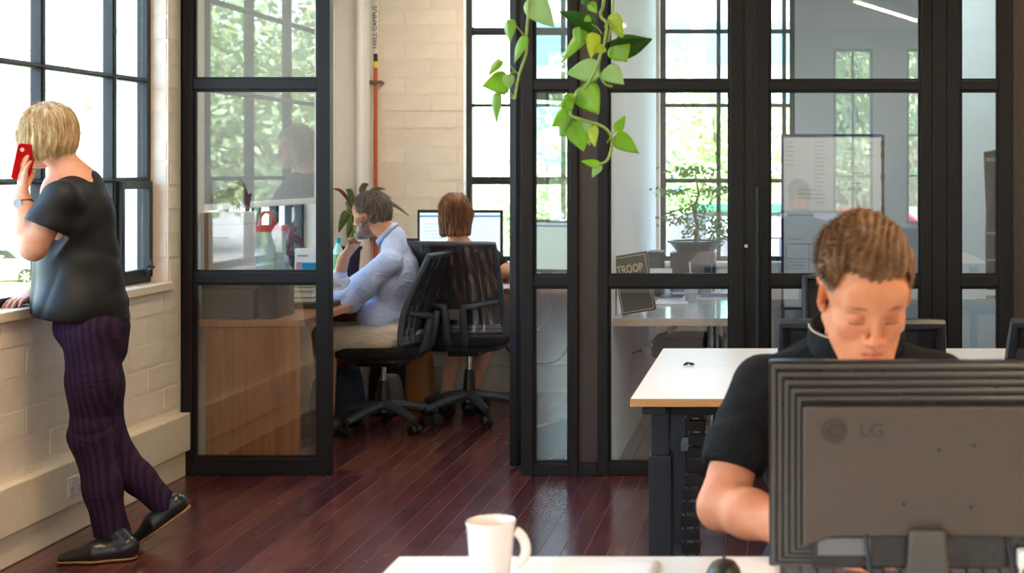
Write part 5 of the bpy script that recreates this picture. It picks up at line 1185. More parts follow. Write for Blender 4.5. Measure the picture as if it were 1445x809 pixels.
# black polo
F2 = Field((-.30, 2.55, .48), (.78, 3.35, 1.32), .0075)
for s0, e0, q in ((shR, elR, -1), (shL, elL, 1)):
    F2.chain([s0+A(-q*.01, 0, 0), e0*.45+s0*.55, e0*.86+s0*.14], [.062, .064, .066], .03)
    F2.cap(s0+A(-q*.03, .01, .0), sh+A(q*.045, .01, -.035), .058, .046, .04)
    F2.cap(s0+A(-q*.06, .03, -.05), (hc.x+q*.10, 2.97, .80), .075, .085, .04)
F2.ell((hc.x, 2.90, .96), (.165, .105, .15), None, .05); F2.ell((hc.x, 2.99, .76), (.155, .115, .22), None, .05); F2.ell((hc.x, 3.04, .60), (.165, .14, .12), None, .04)
F2.cap(sh+A(0, .02, -.045), sh+A(0, .07, -.14), .066, .09, .04)
def polo(p):
    x, y, z = p.T; return .005*wn_(p, 5, 12, 1)+.008*crease(p, 6, 12, (1, 1, 1.6))
fold(F2, polo)
# sleeve hems and neck opening
for s_, e_ in ((shR, elR), (shL, elL)):
    d_ = (e_-s_)/np.linalg.norm(e_-s_); c_ = s_+(e_-s_)*.70; g_lo = c_-.12; 
    F2.op(c_+d_*.07-.09, c_+d_*.07+.09, lambda p: np.maximum(-((p-c_)@d_), np.sqrt(((p-c_-((p-c_)@d_)[..., None]*d_)**2).sum(-1))-.085), .003, 's')
F2.cap(H1.w((0, -.03, -.05)), sh+A(.01, -.01, -.01), .062, .068, .006, 's')
F2.cap(sh+A(0, -.05, .0), sh+A(.0, -.09, -.05), .035, .015, .01, 's')
F2.op((-.3, 2.5, .4), (.8, 3.4, .505), lambda p: p[..., 2]-.50, .003, 's')
M_blk = cloth('black_polo_cotton', '101114'); field_obj('polo_shirt', F2, M_blk, man)
# collar: a folded band with a pale piping line
def collar_pt(a, v):
    # a: angle around neck 0 = front gap centre; v: 0 stand base .. 1 top edge then folded
    r = .078+.010*v; c_ = sh+A(.014, .005, -.036)
    return c_+A(r*1.02*math.sin(a), -r*1.0*math.cos(a)-.0, .004+.056*(1-.35*(1+math.cos(a))/2)*v+.012*(1-math.cos(a)))
B = MB(); n = 40; vs = []; fs = []
for i in range(n+1):
    a = math.radians(22+316*i/n)
    for (v, o_) in ((0, 0), (.55, 0), (1, 0), (.95, .006), (.5, .013), (-.12, .020)):
        q = collar_pt(a, v); dr = A(math.sin(a), -math.cos(a), 0); vs.append(tuple(q+dr*o_))
for i in range(n):
    for k in range(5): fs.append((i*6+k, i*6+k+1, (i+1)*6+k+1, (i+1)*6+k))
B.add(vs, fs); B.build('collar', M_blk, man, smooth=True, solid=.002, angle=80)
B = MB()
for e_, rg in ((0, range(9, -1, -1)), (n, range(n-9, n+1))):
    B = MB(); B.tube([vs[i*6+3] for i in rg]+[vs[e_*6+4], vs[e_*6+5]], .0017, 6); B.build('collar_piping', mat('pale_piping', 'b9ac96', .6), man, smooth=True)
# trousers under the table
F3 = Field((hc.x-.3, 2.5, .02), (hc.x+.3, 3.35, .72), .012)
for q in (-1, 1): F3.chain([hip+A(q*.09, 0, 0), hip+A(q*.13, -.42, -.02), hip+A(q*.12, -.36, -.44)], [.11, .078, .065], .03)
F3.ell(hip+A(0, .01, .02), (.17, .14, .12), None, .04); field_obj('jeans', F3, cloth('dark_denim', '222a3a'), man)
for q in (-1, 1):
    F4 = Field((hip[0]+q*.12-.06, 2.5, 0.0), (hip[0]+q*.12+.06, 2.86, .14), .006); F4.ell((hip[0]+q*.12, 2.65, .035), (.045, .13, .04), None, .01); F4.cap((hip[0]+q*.12, 2.72, .05), (hip[0]+q*.12, 2.72, .1), .04, None, .02)
    cutz(F4, (0, 0, .003), (0, 0, -1)); field_obj('shoe', F4, M_black, man)
# hair: cap plus short strands
def hair_surface(F_, H, front, side_z, back_z, th):
    """cap of hair over the cranium; front(x)->hairline height z at the face"""
    w = H.w; S = H.S
    F_.ell(w((0, -.020, .044)), A(.078+th*.55, .099+th*.5, .085+th)*S, H.R, .01)
    F_.ell(w((0, .016, .064)), A(.064+th*.6, .064+th*.55, .058+th)*S, H.R, .02)
def cap_cut(H, fn):
    def g(p):
        q = ((p-H.c)@H.R)/H.S; return fn(q[..., 0], q[..., 1], q[..., 2])
    return g
FH = Field(hc-Vector((.13, .15, .14)), hc+Vector((.13, .15, .17)), .0022)
hair_surface(FH, H1, None, 0, 0, .013)
def keep1(x, y, z):
    ax = np.abs(x); hl = .083-.015*np.exp(-((x-.006)/.020)**2)-.10*np.clip(ax-.045, 0, 1)-3.6*np.clip(ax-.057, 0, .03)+.002*np.sin(x*260)      # hairline height on the forehead
    front = (hl-z)*.8+np.clip(y-.0, 0, 1)*0; side = np.where(y < .045, -.035+.9*np.clip(y+.0, -.1, .08)-z, hl-z); side = np.where((y > -.025) & (y < .022), np.maximum(side, .022-z), side)
    return np.where(y > .045, front, side)
g_ = cap_cut(H1, keep1); FH.d = np.maximum(FH.d, g_(np.stack(np.meshgrid(*FH.ax, indexing='ij'), -1)).astype(np.float32)*.8)
def hn(p):
    q = ((p-H1.c)@H1.R)/H1.S; x, y, z = q.T; ph = x*420+y*120+3.5*wn_(q, 4, 45, 2); top = np.clip((z-.03)*14, 0, 1)
    return -.0022*np.sin(ph)*top-.0045*wn_(q*np.array([1.6, .7, 1]), 8, 60, 2)*top+.006*np.clip(1-(z-.0)*14, 0, 1)*np.clip((.10-z)*10, 0, 1)
fold(FH, hn)
M_h1 = hair_mat('sandy_brown_hair', '5a3c24', '8a6440'); M_h1b = hair_mat('sandy_grey_hair', '6e5a48', '9a856e')
ho = field_obj('hair', FH, [M_h1, M_h1b], man, matidx=lambda c: ((((c-H1.c)@H1.R)/H1.S)[:, 2] < .048).astype(int))
V_, Q_ = FH.mesh(); r_ = np.random.default_rng(2)
def scalp_strands(H, V, n, keepf, dirf, name, m, L_, lift, seed, **kw):
    r = np.random.default_rng(seed); idx = r.integers(0, len(V), n*3); p = V[idx]; q = H.loc(p); c = H.loc(p)-A(0, -.01, .03); nr = c/np.linalg.norm(c, axis=1)[:, None]
    ok = keepf(q, nr); p, q, nr = p[ok][:n], q[ok][:n], nr[ok][:n]; d = dirf(q, nr)+nr*lift+r.normal(0, .16, q.shape); d /= np.linalg.norm(d, axis=1)[:, None]
    return strands(name, p-((nr*.001)@H.R.T), d@H.R.T, man if 'parent' not in kw else kw.pop('parent'), m, L_*(r.uniform(.6, 1.2, len(p))), seed=seed, **kw)
scalp_strands(H1, V_, 5200, lambda q, nr: (q[:, 2] > .045) & (nr[:, 2] > .05) & ~((q[:, 1] > .05) & (q[:, 2] < .085)), lambda q, nr: np.stack([-.8+0*q[:, 0]-q[:, 0]*3, .6+0*q[:, 0], -.1-q[:, 1]*2.0], -1), 'hair_strands', M_h1, .019, .25, 3, w=.0007, grav=.0, curlk=.25)
scalp_strands(H1, V_, 2600, lambda q, nr: (q[:, 2] < .06) & (nr[:, 2] < .5), lambda q, nr: np.stack([q[:, 0]*2, .1+0*q[:, 0], -.9+0*q[:, 0]], -1), 'short_side_hair', M_h1b, .009, .35, 4, w=.0005, seg=2)
# ---------------------------------------------------------------- the standing woman on the phone
S2 = 375.
wom = thing('person', 'woman with a blonde bob and purple trousers standing at the window on the phone', 'person', (-2.5, 5.3, 0))
def Q2(px, py, dy=0.):                      # point at pixel, distance 5.333 m + dy
    y = F/S2+dy; s_ = F/y; return A((px-HX)/s_, y, CZ-(py-HY)/s_)
R2 = frame((-.86, .50, -.12)); hc2 = Q2(66, 196); H2 = Head(hc2, R2, .90, .9)
neck = Q2(100, 246, .02); shl = Q2(84, 280, -.155); shr = Q2(120, 268, .17); el2 = Q2(47, 350, -.20); wr2 = Q2(32, 280, -.14); hnd = Q2(30, 235, -.11)
elr = Q2(80, 360, .26); wrr = A(-2.858, 5.41, .955)
pel = Q2(127, 462); 
F5 = Field((-3.05, 5.0, .0), (-2.2, 5.8, 1.75), .0105, fx=[(-2.99, -2.68, .0035)], fy=[(5.10, 5.33, .0045)], fz=[(.89, .99, .004), (1.33, 1.58, .0038)])
H2.build(F5, True)
F5.cap(H2.w((0, -.03, -.05)), neck, .046, .050, .02); F5.cap(H2.w((0, -.05, -.05)), neck+A(.03, 0, -.02), .042, .052, .02)
F5.chain([shl, el2], [.054, .046], .03); F5.chain([el2, el2*.6+wr2*.4, wr2], [.044, .043, .027], .02); F5.chain([shr, elr, wrr], [.05, .042, .027], .02)
F5.cap(shl*.5+shr*.5, pel, .11, .12, .04)
an1 = Q2(159, 752, -.05); kn1 = Q2(124, 612, -.07); hp1 = Q2(126, 470, -.08); an2 = Q2(236, 716, .10); kn2 = Q2(150, 618, .06); hp2 = Q2(132, 470, .08)
F5.chain([hp1, kn1, an1], [.07, .046, .032], .02); F5.chain([hp2, kn2, an2], [.07, .044, .030], .02)
# phone hand: fingers up, palm towards the head
fdir = Vector(hnd-wr2); 
hand(F5, wr2+(hnd-wr2)*.12, (-.02, .06, 1), (.55, .62, .1), 1, .16, .92, curls=(.22, .16, .16, .28), thumb=((.022, .02, .010), (.030, .045, .030), (.028, .074, .044), (.020, .094, .050)))
hand(F5, wrr+A(0, -.005, .0), (-.05, -1, -.04), (0, 0, -1), -1, .32, .92)
field_obj('body', F5, M_skin2, wom, color=lambda V: H2.paint(V))
# top
F6 = Field((-2.98, 4.95, .80), (-2.2, 5.75, 1.52), .007)
F6.chain([shl, shl*.50+el2*.50, shl*.3+el2*.7], [.060, .066, .07], .03); F6.chain([shr, shr*.45+elr*.55], [.06, .060], .03)
F6.cap(shl+A(.01, .02, -.005), neck+A(.03, .0, -.04), .060, .058, .04); F6.cap(shr+A(.02, -.02, -.02), neck+A(.05, 0, -.045), .058, .055, .04)
F6.ell(Q2(112, 310), (.120, .170, .15), np.array(Matrix.Rotation(math.radians(-14), 3, 'Y')), .05); F6.ell(Q2(112, 380), (.145, .145, .20), None, .05); F6.ell(Q2(116, 432), (.160, .200, .16), None, .05)
F6.cap(Q2(60, 462), Q2(66, 372), .052, .050, .05); F6.cap(Q2(136, 300), Q2(158, 480), .058, .074, .05); F6.cap(neck+A(.05, 0, -.05), Q2(128, 300), .062, .072, .04)
def tee(p):
    x, y, z = p.T; q = np.stack([x+.55*z, y, z-.6*x], -1); return .004*wn_(p, 15, 10, 1)+.0055*crease(q, 16, 9, (.7, 1, 1.8), .4)*np.clip((1.42-z)*4, .2, 1)
fold(F6, tee)
F6.op((-3.1, 4.9, .7), (-2.1, 5.9, .895), lambda p: p[..., 2]-(.885-.10*(p[..., 0]+2.6)), .004, 's')
for s_, e_, fr in ((shl, el2, .58), (shr, elr, .6)):
    d_ = (e_-s_)/np.linalg.norm(e_-s_); c_ = s_+(e_-s_)*fr
    F6.op(c_+d_*.05-.08, c_+d_*.05+.08, lambda p: np.maximum(-((p-c_)@d_), np.sqrt(((p-c_-((p-c_)@d_)[..., None]*d_)**2).sum(-1))-.088), .003, 's')
F6.cap(H2.w((0, -.03, -.04)), neck+A(.01, 0, .02), .060, .064, .016, 's'); F6.cap(neck+A(-.01, -.01, .03), neck+A(.025, .01, .03), .052, .046, .016, 's')
M_tee = mat('dark_grey_silk', '101213', .6, spec=.35, var=.1, vscale=8, bump=.12, bscale=300); field_obj('top', F6, M_tee, wom)
# trousers
F7 = Field((-2.86, 5.0, .04), (-2.15, 5.8, .96), .0075)
F7.chain([hp1, kn1*.5+hp1*.5+A(.012, 0, 0), kn1+A(.008, 0, 0), Q2(146, 690, -.06), an1], [.090, .084, .070, .064, .066], .05)
F7.chain([hp2, kn2*.5+hp2*.5, kn2, Q2(195, 675, .08), an2], [.094, .080, .066, .058, .058], .05)
F7.ell(Q2(126, 460), (.122, .135, .10), None, .05); F7.cap(Q2(148, 462), Q2(146, 492), .085, .085, .06)
def trs(p):
    x, y, z = p.T; kn = np.exp(-((z-.47)/.10)**2)+np.exp(-((z-.14)/.08)**2)+.8*np.exp(-((z-.80)/.08)**2); return .0035*wn_(p, 25, 9, 1)+.008*crease(p, 26, 12, (.8, .8, 1.9))*(.2+.6*kn)
fold(F7, trs)
d_ = (an1-Q2(142, 690, -.06)); cutz(F7, an1+A(0, 0, -.004), (0, 0, -1)) if False else None
F7.op(an1+A(-.1, -.1, -.1), an1+A(.1, .1, 0), lambda p: np.where(p[..., 1] < 5.40, p[..., 2]-(an1[2]-.012), 1), .004, 's')
d2 = (an2-kn2)/np.linalg.norm(an2-kn2); F7.op(an2-.1, an2+.1, lambda p: np.where(p[..., 1] > 5.34, -((p-an2)@d2)+.01, 1), .004, 's')
def purple():
    m = cloth('purple_striped_wool', '2c1a38', wr=.3); N = m.node_tree.nodes; L = m.node_tree.links; b_ = N['Principled BSDF']
    g = N.new('ShaderNodeNewGeometry'); w = N.new('ShaderNodeTexWave'); w.inputs['Scale'].default_value = 14; w.inputs['Distortion'].default_value = .8; w.bands_direction = 'X'
    mp = N.new('ShaderNodeMapping'); mp.inputs['Scale'].default_value = (1, 1, 1); mp.inputs['Rotation'].default_value = (0, .12, 0); L.new(g.outputs['Position'], mp.inputs[0]); L.new(mp.outputs[0], w.inputs['Vector'])
    mx = N.new('ShaderNodeMix'); mx.data_type = 'RGBA'; mx.inputs[6].default_value = (*lin('1d1024'), 1); mx.inputs[7].default_value = (*lin('311b38'), 1); L.new(w.outputs[0], mx.inputs[0]); L.new(mx.outputs[2], b_.inputs['Base Color']); return m
field_obj('trousers', F7, purple(), wom)
def shoe(name, heel, toe, ank, parent, msole, mup):
    heel = A(*heel); toe = A(*toe); d = toe-heel; L_ = np.linalg.norm(d[:2]); lo = np.minimum(np.minimum(heel, toe), ank)-.07; hi = np.maximum(np.maximum(heel, toe), ank)+.07
    F_ = Field(lo, hi, .0045); f = Vector(d).normalized(); u = np.array((Vector((0, 0, 1))-f*f.z).normalized()[:])
    F_.cap(heel+u*.038, heel*.55+toe*.45+u*.036, .038, .040, .02); F_.cap(heel*.5+toe*.5+u*.030, toe+u*.018-d*.06, .040, .022, .03); F_.cap(heel+u*.05, ank, .036, .044, .02)
    F_.op(lo, hi, lambda p: (p-heel)@u-.010, .002, 's'); F_.op(A(*ank)-.09+A(0, 0, .09), A(*ank)+.09+A(0, 0, .09), lambda p: -(p-ank)@u+.03, .003, 's') if False else None
    up_ = field_obj(name, F_, mup, parent)
    G = Field(lo, hi, .005); G.cap(heel+u*.01, heel*.5+toe*.5+u*.01, .036, .041, .02); G.cap(heel*.5+toe*.5+u*.01, toe+u*.01-d*.06, .041, .024, .03)
    G.op(lo, hi, lambda p: (p-heel)@u-.001, .002, 's'); G.op(lo, hi, lambda p: -((p-heel)@u)+.011, .002, 's'); 
    G.op(heel-.03-.01, heel+.03, lambda p: np.linalg.norm(p-heel, axis=-1)-.001, .002, 'u')
    field_obj('sole', G, msole, up_); return up_
M_leath = mat('black_leather', '1a1b1e', .28, bump=.1, bscale=120); M_sole = mat('tan_sole', '8a6a42', .6)
shoe('shoe', Q2(180, 786, -.10)*A(1, 1, 0)+A(0, 0, .002), Q2(84, 786, -.16)*A(1, 1, 0)+A(0, 0, .002), an1+A(0, 0, .01), wom, M_sole, M_leath)
hl = Q2(259, 722, .11); tl = Q2(191, 770, .06); tl[2] = .004; shoe('shoe', hl+A(0, 0, -.005), tl, an2+A(-.005, 0, -.0), wom, M_sole, M_leath)
# bob hair
def bob(H, parent, m1, m2, zcut, back, seed, nst, L_, flip=.0, wide=1.0, vol=.02):
    lo = H.c-.19; hi = H.c+.19; G = Field(lo, hi, .0032)
    w = H.w; S = H.S
    G.ell(w((0, -.022, .046)), A(.080*wide+vol, .100+vol, .084+vol)*S, H.R, .01)
    G.ell(w((0, -.035, -.015)), A(.078*wide+vol, .082+vol*.8, .085+vol*.3)*S, H.R, .03)
    for q in (-1, 1): G.cap(w((q*.078*wide, .028, .03)), w((q*.076*wide, .012, zcut+.022)), .028*S, .024*S, .03)
    for q in np.linspace(-1, 1, 7): G.cap(w((q*.07*wide, -.085+.045*q*q, -.02)), w((q*.072*wide, -.088+flip+.05*q*q, zcut+.018)), .030*S, .022*S, .02)
    def kf(x, y, z):
        face = np.maximum(np.abs(x)-.060, .0); f_ = np.where(y > .03, (y-.045)+.0*z, -1.0); f_ = np.where(z > .075, y-.12, f_); f_ = np.where((z > .055) & (z <= .075), y-.045-(z-.055)*3.2, f_)
        return np.maximum(f_, zcut-z+.006*np.sin(x*160)+.004*np.sin(y*220))
    g = cap_cut(H, kf); G.d = np.maximum(G.d, g(np.stack(np.meshgrid(*G.ax, indexing='ij'), -1)).astype(np.float32)*.8)
    def dn(p):
        q = ((p-H.c)@H.R)/H.S; a = np.arctan2(q[:, 0], -q[:, 1]-.0); return -.0032*np.sin(a*26+3*wn_(q, seed, 30, 2)+q[:, 2]*20)*np.clip(1.3-(q[:, 2]-.02)*8, .2, 1)-.004*wn_(q, seed+1, 28, 2)
    fold(G, dn); field_obj('hair', G, [m1, m2], parent, matidx=lambda c: (wn_(((c-H.c)@H.R)*A(1.4, 1.4, .12), seed+3, 130, 2) > .12).astype(int))
    V, _ = G.mesh(); r = np.random.default_rng(seed); idx = r.integers(0, len(V), nst); p = V[idx]; q = H.loc(p); c = q-A(0, -.02, .03); nr = c/np.linalg.norm(c, axis=1)[:, None]
    ok = (nr[:, 1] < .75) & (q[:, 2] > zcut+.02); p, q, nr = p[ok], q[ok], nr[ok]
    top = q-A(0, .01, .14); d = top-nr*(top*nr).sum(1)[:, None]; d /= np.linalg.norm(d, axis=1)[:, None]; d = d+r.normal(0, .10, d.shape)+nr*.06; d /= np.linalg.norm(d, axis=1)[:, None]
    k = len(p)//2
    for i, (a, b_, mm) in enumerate(((0, k, m1), (k, len(p), m2))): strands('hair_strands', p[a:b_], d[a:b_]@H.R.T, parent, mm, L_, w=.0009, seg=4, grav=.35, curlk=.25, seed=seed+i)
bob(H2, wom, hair_mat('ash_blonde_hair', '8f7348', 'c9ab78'), hair_mat('pale_blonde_hair', 'b99b68', 'e2cfa6'), -.088, 0, 31, 5200, .05, .012, 1.0, .021)
# glasses, watch, phone
B = MB()
for q in (-1, 1):
    cx = H2.w((q*.031, .098, .003)); B.tube([cx+H2.R@(A(.022*math.cos(a), -.004*abs(math.cos(a)), .017*math.sin(a))) for a in [2*math.pi*k/18 for k in range(19)]], .0014, 6)
    B.tube([H2.w((q*.053, .094, .008)), H2.w((q*.083, .02, .012)), H2.w((q*.082, -.01, .01))], .0014, 6)
B.tube([H2.w((-.010, .1, .006)), H2.w((0, .104, .009)), H2.w((.010, .1, .006))], .0014, 6); B.build('glasses', M_black, wom, smooth=True)
wv = Vector(wr2-el2).normalized(); wc = Vector(wr2-(wr2-el2)*.10); u_ = wv.cross(Vector((0, 1, 0))).normalized(); v_ = wv.cross(u_)
B = MB(); B.tube([wc+(u_*math.cos(a)+v_*math.sin(a))*.0305 for a in [2*math.pi*k/24 for k in range(25)]], .0045, 6, caps=False, flat=.6); B.build('watch_strap', mat('pewter_strap', '8b8a88', .3, metal=.7), wom, smooth=True)
B = MB(); wf = wc+Vector((-.004, -.030, 0)); B.tube([wf, wf+Vector((0, -.007, 0))], .0165, 20); B.build('watch_face', mat('silver_watch', '9da2a8', .4, metal=.6), wom, bevel=.001)
pc2 = Vector(hnd)+Vector((.012, -.004, .016)); t = thing('mobile_phone', 'red mobile phone held to the standing woman\'s ear', 'phone', pc2[:])
Rp = Matrix.Rotation(math.radians(12), 3, 'Y') @ Matrix.Rotation(math.radians(54), 3, 'Z')
B = MB(); pl = rrect(.068, .135, .012, 4); B.prism(pl, 'y', -.004, .004); B.v = [tuple(Vector(pc2)+Rp @ Vector(v)) for v in B.v]; B.build('phone_case', mat('red_phone_case', 'b80a16', .65, spec=.15), t, bevel=.0015)
B = MB(); B.box(-.03, .03, .0041, .0047, -.06, .06); B.v = [tuple(Vector(pc2)+Rp @ Vector(v)) for v in B.v]; B.build('phone_screen', M_black, t)
B = MB(); B.tube([(-.018, -.0042, .045), (-.018, -.0052, .045)], .008, 14); B.v = [tuple(Vector(pc2)+Rp @ Vector(v)) for v in B.v]; B.build('camera_lens', M_white, t)
# ---------------------------------------------------------------- seated man in the light blue shirt
S3 = 255.
def Q3(px, py, dy=0.): y = F/S3+dy; s_ = F/y; return A((px-HX)/s_, y, CZ-(py-HY)/s_)
m2 = thing('person', 'bearded man in a light blue shirt seated at the wooden desk, chin on his hand', 'person', (-2.2, 7.86, 0))
R3 = frame((-.93, .28, -.14)); hc3 = Q3(524, 305); H3 = Head(hc3, R3, 1.0, 1.05)
nk = Q3(550, 333); slf = Q3(545, 372, -.19); srt = Q3(562, 362, .20); elf = Q3(493, 425, -.20); wlf = Q3(455, 418, -.10)
e3 = Q3(470, 422, .12); w3 = Q3(486, 362, .04); h3 = Q3(499, 341, .02); pv = Q3(555, 480); pv[2] = .525
F8 = Field((-2.85, 7.4, .03), (-1.95, 8.3, 1.42), .012, fx=[(hc3[0]-.13, hc3[0]+.11, .004)], fy=[(hc3[1]-.13, hc3[1]+.13, .0055)], fz=[(.95, 1.34, .004)])
H3.build(F8, True); F8.cap(H3.w((0, -.03, -.05)), nk, .052, .054, .02); F8.cap(H3.w((0, -.055, -.04)), nk+A(.02, 0, -.02), .045, .055, .02)
F8.chain([slf, elf, wlf], [.05, .042, .03], .02); F8.chain([srt, e3, w3], [.05, .042, .03], .02); F8.cap(nk+A(.03, 0, -.10), pv+A(0, 0, .02), .06, .09, .03)
k3l = Q3(462, 490, -.14); k3r = Q3(455, 488, .12); k3l[2] = k3r[2] = .515; f3l = Q3(462, 620, -.12); f3l[2] = .09; f3r = Q3(452, 610, .10); f3r[2] = .09
F8.chain([pv+A(0, -.1, 0), k3l, f3l], [.07, .055, .036], .02); F8.chain([pv+A(0, .1, 0), k3r, f3r], [.07, .055, .036], .02)
hand(F8, w3, (h3-w3)+A(.03, -.01, .015), (.35, .0, .9), -1, .9, .95, curls=(1.1, 1.15, 1.2, 1.25)); hand(F8, wlf, (-.9, -.1, -.1), (0, 0, -1), -1, .4, .95)
field_obj('body', F8, M_skin2, m2, color=lambda V: H3.paint(V, .75))
F9 = Field((-2.75, 7.45, .50), (-1.95, 8.3, 1.16), .009)
F9.chain([slf, slf*.4+elf*.6, elf, elf*.45+wlf*.55], [.074, .070, .060, .048], .03); F9.chain([srt, e3, e3*.4+w3*.6], [.064, .052, .044], .03)
F9.ell(Q3(556, 395), (.125, .175, .18), np.array(Matrix.Rotation(math.radians(10), 3, 'Y')), .05); F9.ell(Q3(542, 450), (.150, .160, .15), None, .05)
F9.cap(slf+A(.01, .04, 0), nk+A(.03, -.03, -.015), .06, .055, .04); F9.cap(srt+A(0, -.04, 0), nk+A(.03, .03, -.015), .06, .055, .04); F9.cap(Q3(573, 372), Q3(574, 450), .06, .06, .05); F9.cap(nk+A(.012, 0, .0), nk+A(.03, 0, -.08), .066, .09, .03)
def shirt(p):
    x, y, z = p.T; q = np.stack([x+.4*z, y, z-.4*x], -1); return .003*wn_(p, 45, 10, 1)+.011*crease(q, 46, 10, (.8, .9, 1.8))
fold(F9, shirt); F9.cap(H3.w((0, -.03, -.04)), nk+A(-.01, 0, .025), .06, .060, .005, 's')
F9.op((-2.8, 7.4, .4), (-1.9, 8.3, .55), lambda p: p[..., 2]-.535, .004, 's')
M_sh = cloth('light_blue_oxford', 'bccdf2'); so = field_obj('shirt', F9, M_sh, m2)
B = MB(); vs = []; n = 30; axis_ = Vector(H3.w((0, -.03, -.05))-nk).normalized(); cN = Vector(nk)+axis_*.0; uN = axis_.cross(Vector((0, 1, 0))).normalized(); vN = axis_.cross(uN)
for i in range(n+1):
    a = 2*math.pi*i/n
    for (h_, r_) in ((-.01, .069), (.03, .068), (.034, .072), (.012, .081)):
        vs.append(tuple(cN+axis_*h_+(uN*math.cos(a)+vN*math.sin(a))*r_))
B.add(vs, [(i*4+k, i*4+k+1, (i+1)*4+k+1, (i+1)*4+k) for i in range(n) for k in range(3)]); B.build('collar', M_sh, m2, smooth=True, solid=.002, angle=80)
FA = Field((-2.75, 7.5, .3), (-1.95, 8.25, .72), .009)
FA.chain([pv+A(0, -.10, 0), k3l], [.080, .074], .03); FA.chain([pv+A(0, .10, -.0), k3r], [.080, .074], .03); FA.ell(pv+A(.03, 0, .01), (.14, .17, .085), None, .04)
fold(FA, lambda p: .008*crease(p, 55, 12)); FA.op(k3l-.12, k3l+A(.03, .12, .12), lambda p: p[..., 0]-(k3l[0]+.03), .004, 's'); FA.op(k3r-.12, k3r+A(.03, .12, .12), lambda p: p[..., 0]-(k3l[0]+.03), .004, 's')
field_obj('shorts', FA, cloth('beige_cotton', 'e4d6c4'), m2)
for f_ in (f3l, f3r): shoe('shoe', (f_[0]+.04, f_[1], .002), (f_[0]-.20, f_[1]-.01, .002), f_+A(0, 0, -.01), m2, M_black, mat('brown_shoe', '3a2a22', .5))
def short_hair(H, parent, m1, seed, n, hl0=.072, nape=-.045):
    G = Field(H.c-.15, H.c+.16, .0032); G.ell(H.w((0, -.020, .044)), A(.084, .106, .095)*H.S, H.R, .01); G.ell(H.w((0, .018, .066)), A(.070, .068, .066)*H.S, H.R, .02); G.ell(H.w((0, -.05, -.01)), A(.066, .062, .06)*H.S, H.R, .02)
    def kf(x, y, z):
        ax = np.abs(x); s_ = np.where(y < .05, nape+.95*np.clip(y+.04, 0, .1)-z, (hl0-.1*np.clip(ax-.045, 0, 1))-z); return np.where((y > -.025) & (y < .022), np.maximum(s_, .024-z), s_)
    g = cap_cut(H, kf); G.d = np.maximum(G.d, g(np.stack(np.meshgrid(*G.ax, indexing='ij'), -1)).astype(np.float32)*.8)
    fold(G, lambda p: -.003*np.sin((((p-H.c)@H.R)@A(300, 60, 0))+4*wn_((p-H.c)@H.R, seed, 40, 2))*1-.003*wn_(p, seed+1, 60, 2)); field_obj('hair', G, m1, parent)
    V, _ = G.mesh(); scalp_strands(H, V, n, lambda q, nr: q[:, 2] > nape+.01, lambda q, nr: np.stack([q[:, 0]*2, .3-q[:, 1]*4*0-.4*(q[:, 1] < 0), -.3-.6*(q[:, 2] < .06)], -1), 'hair_strands', m1, .016, .25, seed, w=.0009, seg=3, parent=parent)
short_hair(H3, m2, hair_mat('dark_grey_brown_hair', '3c342d', '75695f'), 61, 2600)
# full beard: thickens the jaw
G = Field(H3.c-.13, H3.c+.14, .0035)
for q in (-1, 1): G.cap(H3.w((q*.062, .012, -.035)), H3.w((q*.024, .07, -.098)), .020, .023, .02)
G.cap(H3.w((-.02, .078, -.100)), H3.w((.02, .078, -.100)), .023, None, .02); G.cap(H3.w((-.02, .092, -.050)), H3.w((.02, .092, -.050)), .0065, None, .01)
for q in (-1, 1): G.cap(H3.w((q*.022, .090, -.050)), H3.w((q*.034, .078, -.085)), .007, .012, .015)
fold(G, lambda p: .003*wn_(p, 71, 250, 2)); field_obj('beard', G, hair_mat('grey_flecked_beard', '66564a', '8e8074'), m2)
# ---------------------------------------------------------------- seated woman at the screen
S4 = 240.
def Q4(px, py, dy=0.): y = F/S4+dy; s_ = F/y; return A((px-HX)/s_, y, CZ-(py-HY)/s_)
w4 = thing('person', 'woman with brown hair in a black open-backed top seated with her back to the camera', 'person', (-1.85, 8.3, 0))
R4 = frame((-.05, .99, -.06)); hc4 = Q4(643, 305, .02); H4 = Head(hc4, R4, .95, .9); nk4 = Q4(648, 342); pv4 = A(-1.83, 8.20, .56)
FB = Field((-2.2, 7.95, .02), (-1.45, 8.8, 1.36), .013, fz=[(hc4[2]-.1, hc4[2]+.12, .007)]); H4.build(FB, False)
sl4 = Q4(612, 358, .02); sr4 = Q4(688, 358, .02); FB.cap(H4.w((0, -.03, -.05)), nk4, .05, .058, .03)
FB.cap(nk4+A(0, .01, -.04), sl4, .055, .052, .04); FB.cap(nk4+A(0, .01, -.04), sr4, .055, .052, .04); FB.ell(Q4(648, 380), (.15, .085, .11), None, .04); FB.cap(Q4(648, 400, .02), pv4+A(0, .03, 0), .075, .085, .04)
el4 = A(-2.10, 8.28, .83); wr4 = A(-1.98, 8.56, .775); er4 = A(-1.60, 8.30, .84); wq4 = A(-1.66, 8.58, .775)
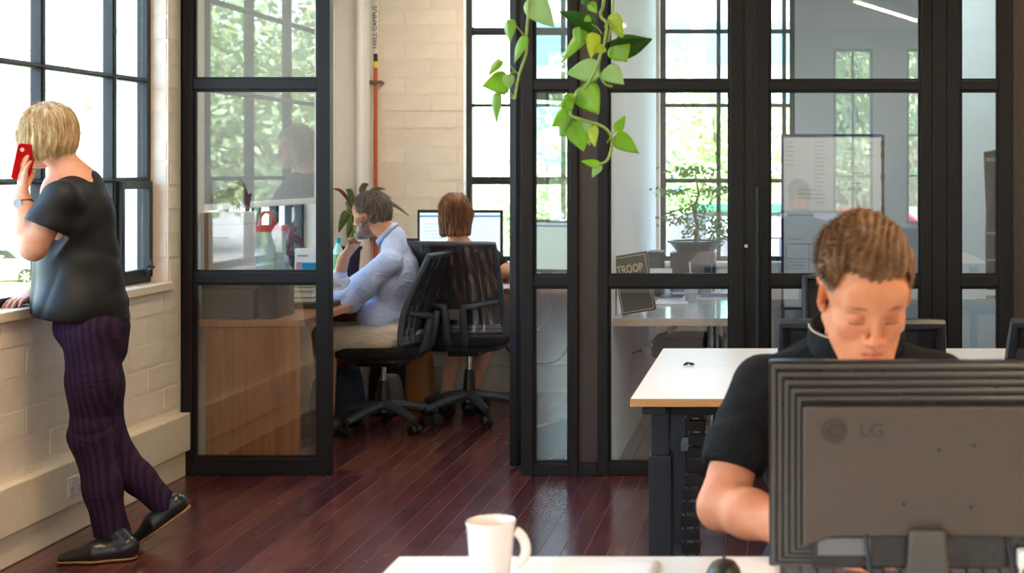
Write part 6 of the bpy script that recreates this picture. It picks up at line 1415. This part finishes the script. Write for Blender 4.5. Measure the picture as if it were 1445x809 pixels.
FB.chain([sl4, el4, wr4], [.05, .04, .027], .02); FB.chain([sr4, er4, wq4], [.05, .04, .027], .02); hand(FB, wr4, (.1, 1, -.1), (0, 0, -1), 1, .3, .9); hand(FB, wq4, (-.1, 1, -.1), (0, 0, -1), -1, .3, .9)
for q, fx_ in ((-1, -1.98), (1, -1.84)):
    kk = A(-1.83+q*.10, 8.58, .52); ff = A(fx_-.0, 8.42, .10); FB.chain([pv4+A(q*.08, 0, 0), kk, ff], [.085, .058, .038], .03)
field_obj('body', FB, M_skin2, w4, color=lambda V: H4.paint(V))
FC = Field((-2.2, 7.95, .35), (-1.45, 8.75, 1.10), .009)
FC.ell(Q4(648, 398), (.180, .118, .15), None, .05); FC.ell(Q4(648, 440), (.165, .125, .16), None, .05); FC.ell(pv4+A(0, .02, 0), (.19, .17, .12), None, .05)
FC.chain([sl4+A(0, 0, -.01), sl4*.45+el4*.55], [.066, .058], .03); FC.chain([sr4+A(0, 0, -.01), sr4*.45+er4*.55], [.066, .058], .03)
for q in (-1, 1): FC.chain([pv4+A(q*.08, 0, -.01), A(-1.83+q*.10, 8.52, .53)], [.11, .085], .04)
fold(FC, lambda p: .008*crease(p, 85, 11)); FC.cap(nk4+A(-.05, -.05, .03), Q4(625, 348, -.09), .06, .05, .01, 's'); FC.cap(nk4+A(.05, -.05, .03), Q4(675, 348, -.09), .06, .05, .01, 's'); FC.cap(nk4+A(0, -.05, .02), Q4(648, 366, -.08), .075, .06, .008, 's'); FC.ell(Q4(654, 334, -.03), (.150, .12, .045), None, .01, 's')
field_obj('dress', FC, cloth('black_crepe', '1a1b1f'), w4)
shoe('shoe', (-1.98, 8.38, .002), (-2.0, 8.60, .002), A(-1.98, 8.42, .09), w4, M_black, M_leath); shoe('shoe', (-1.84, 8.38, .002), (-1.83, 8.60, .002), A(-1.84, 8.42, .09), w4, M_black, M_leath)
bob(H4, w4, hair_mat('chestnut_hair', '4a2a18', '7a4a2c'), hair_mat('warm_brown_hair', '6b4024', '9a6840'), -.125, 0, 91, 4200, .05, .0, .92, .018)
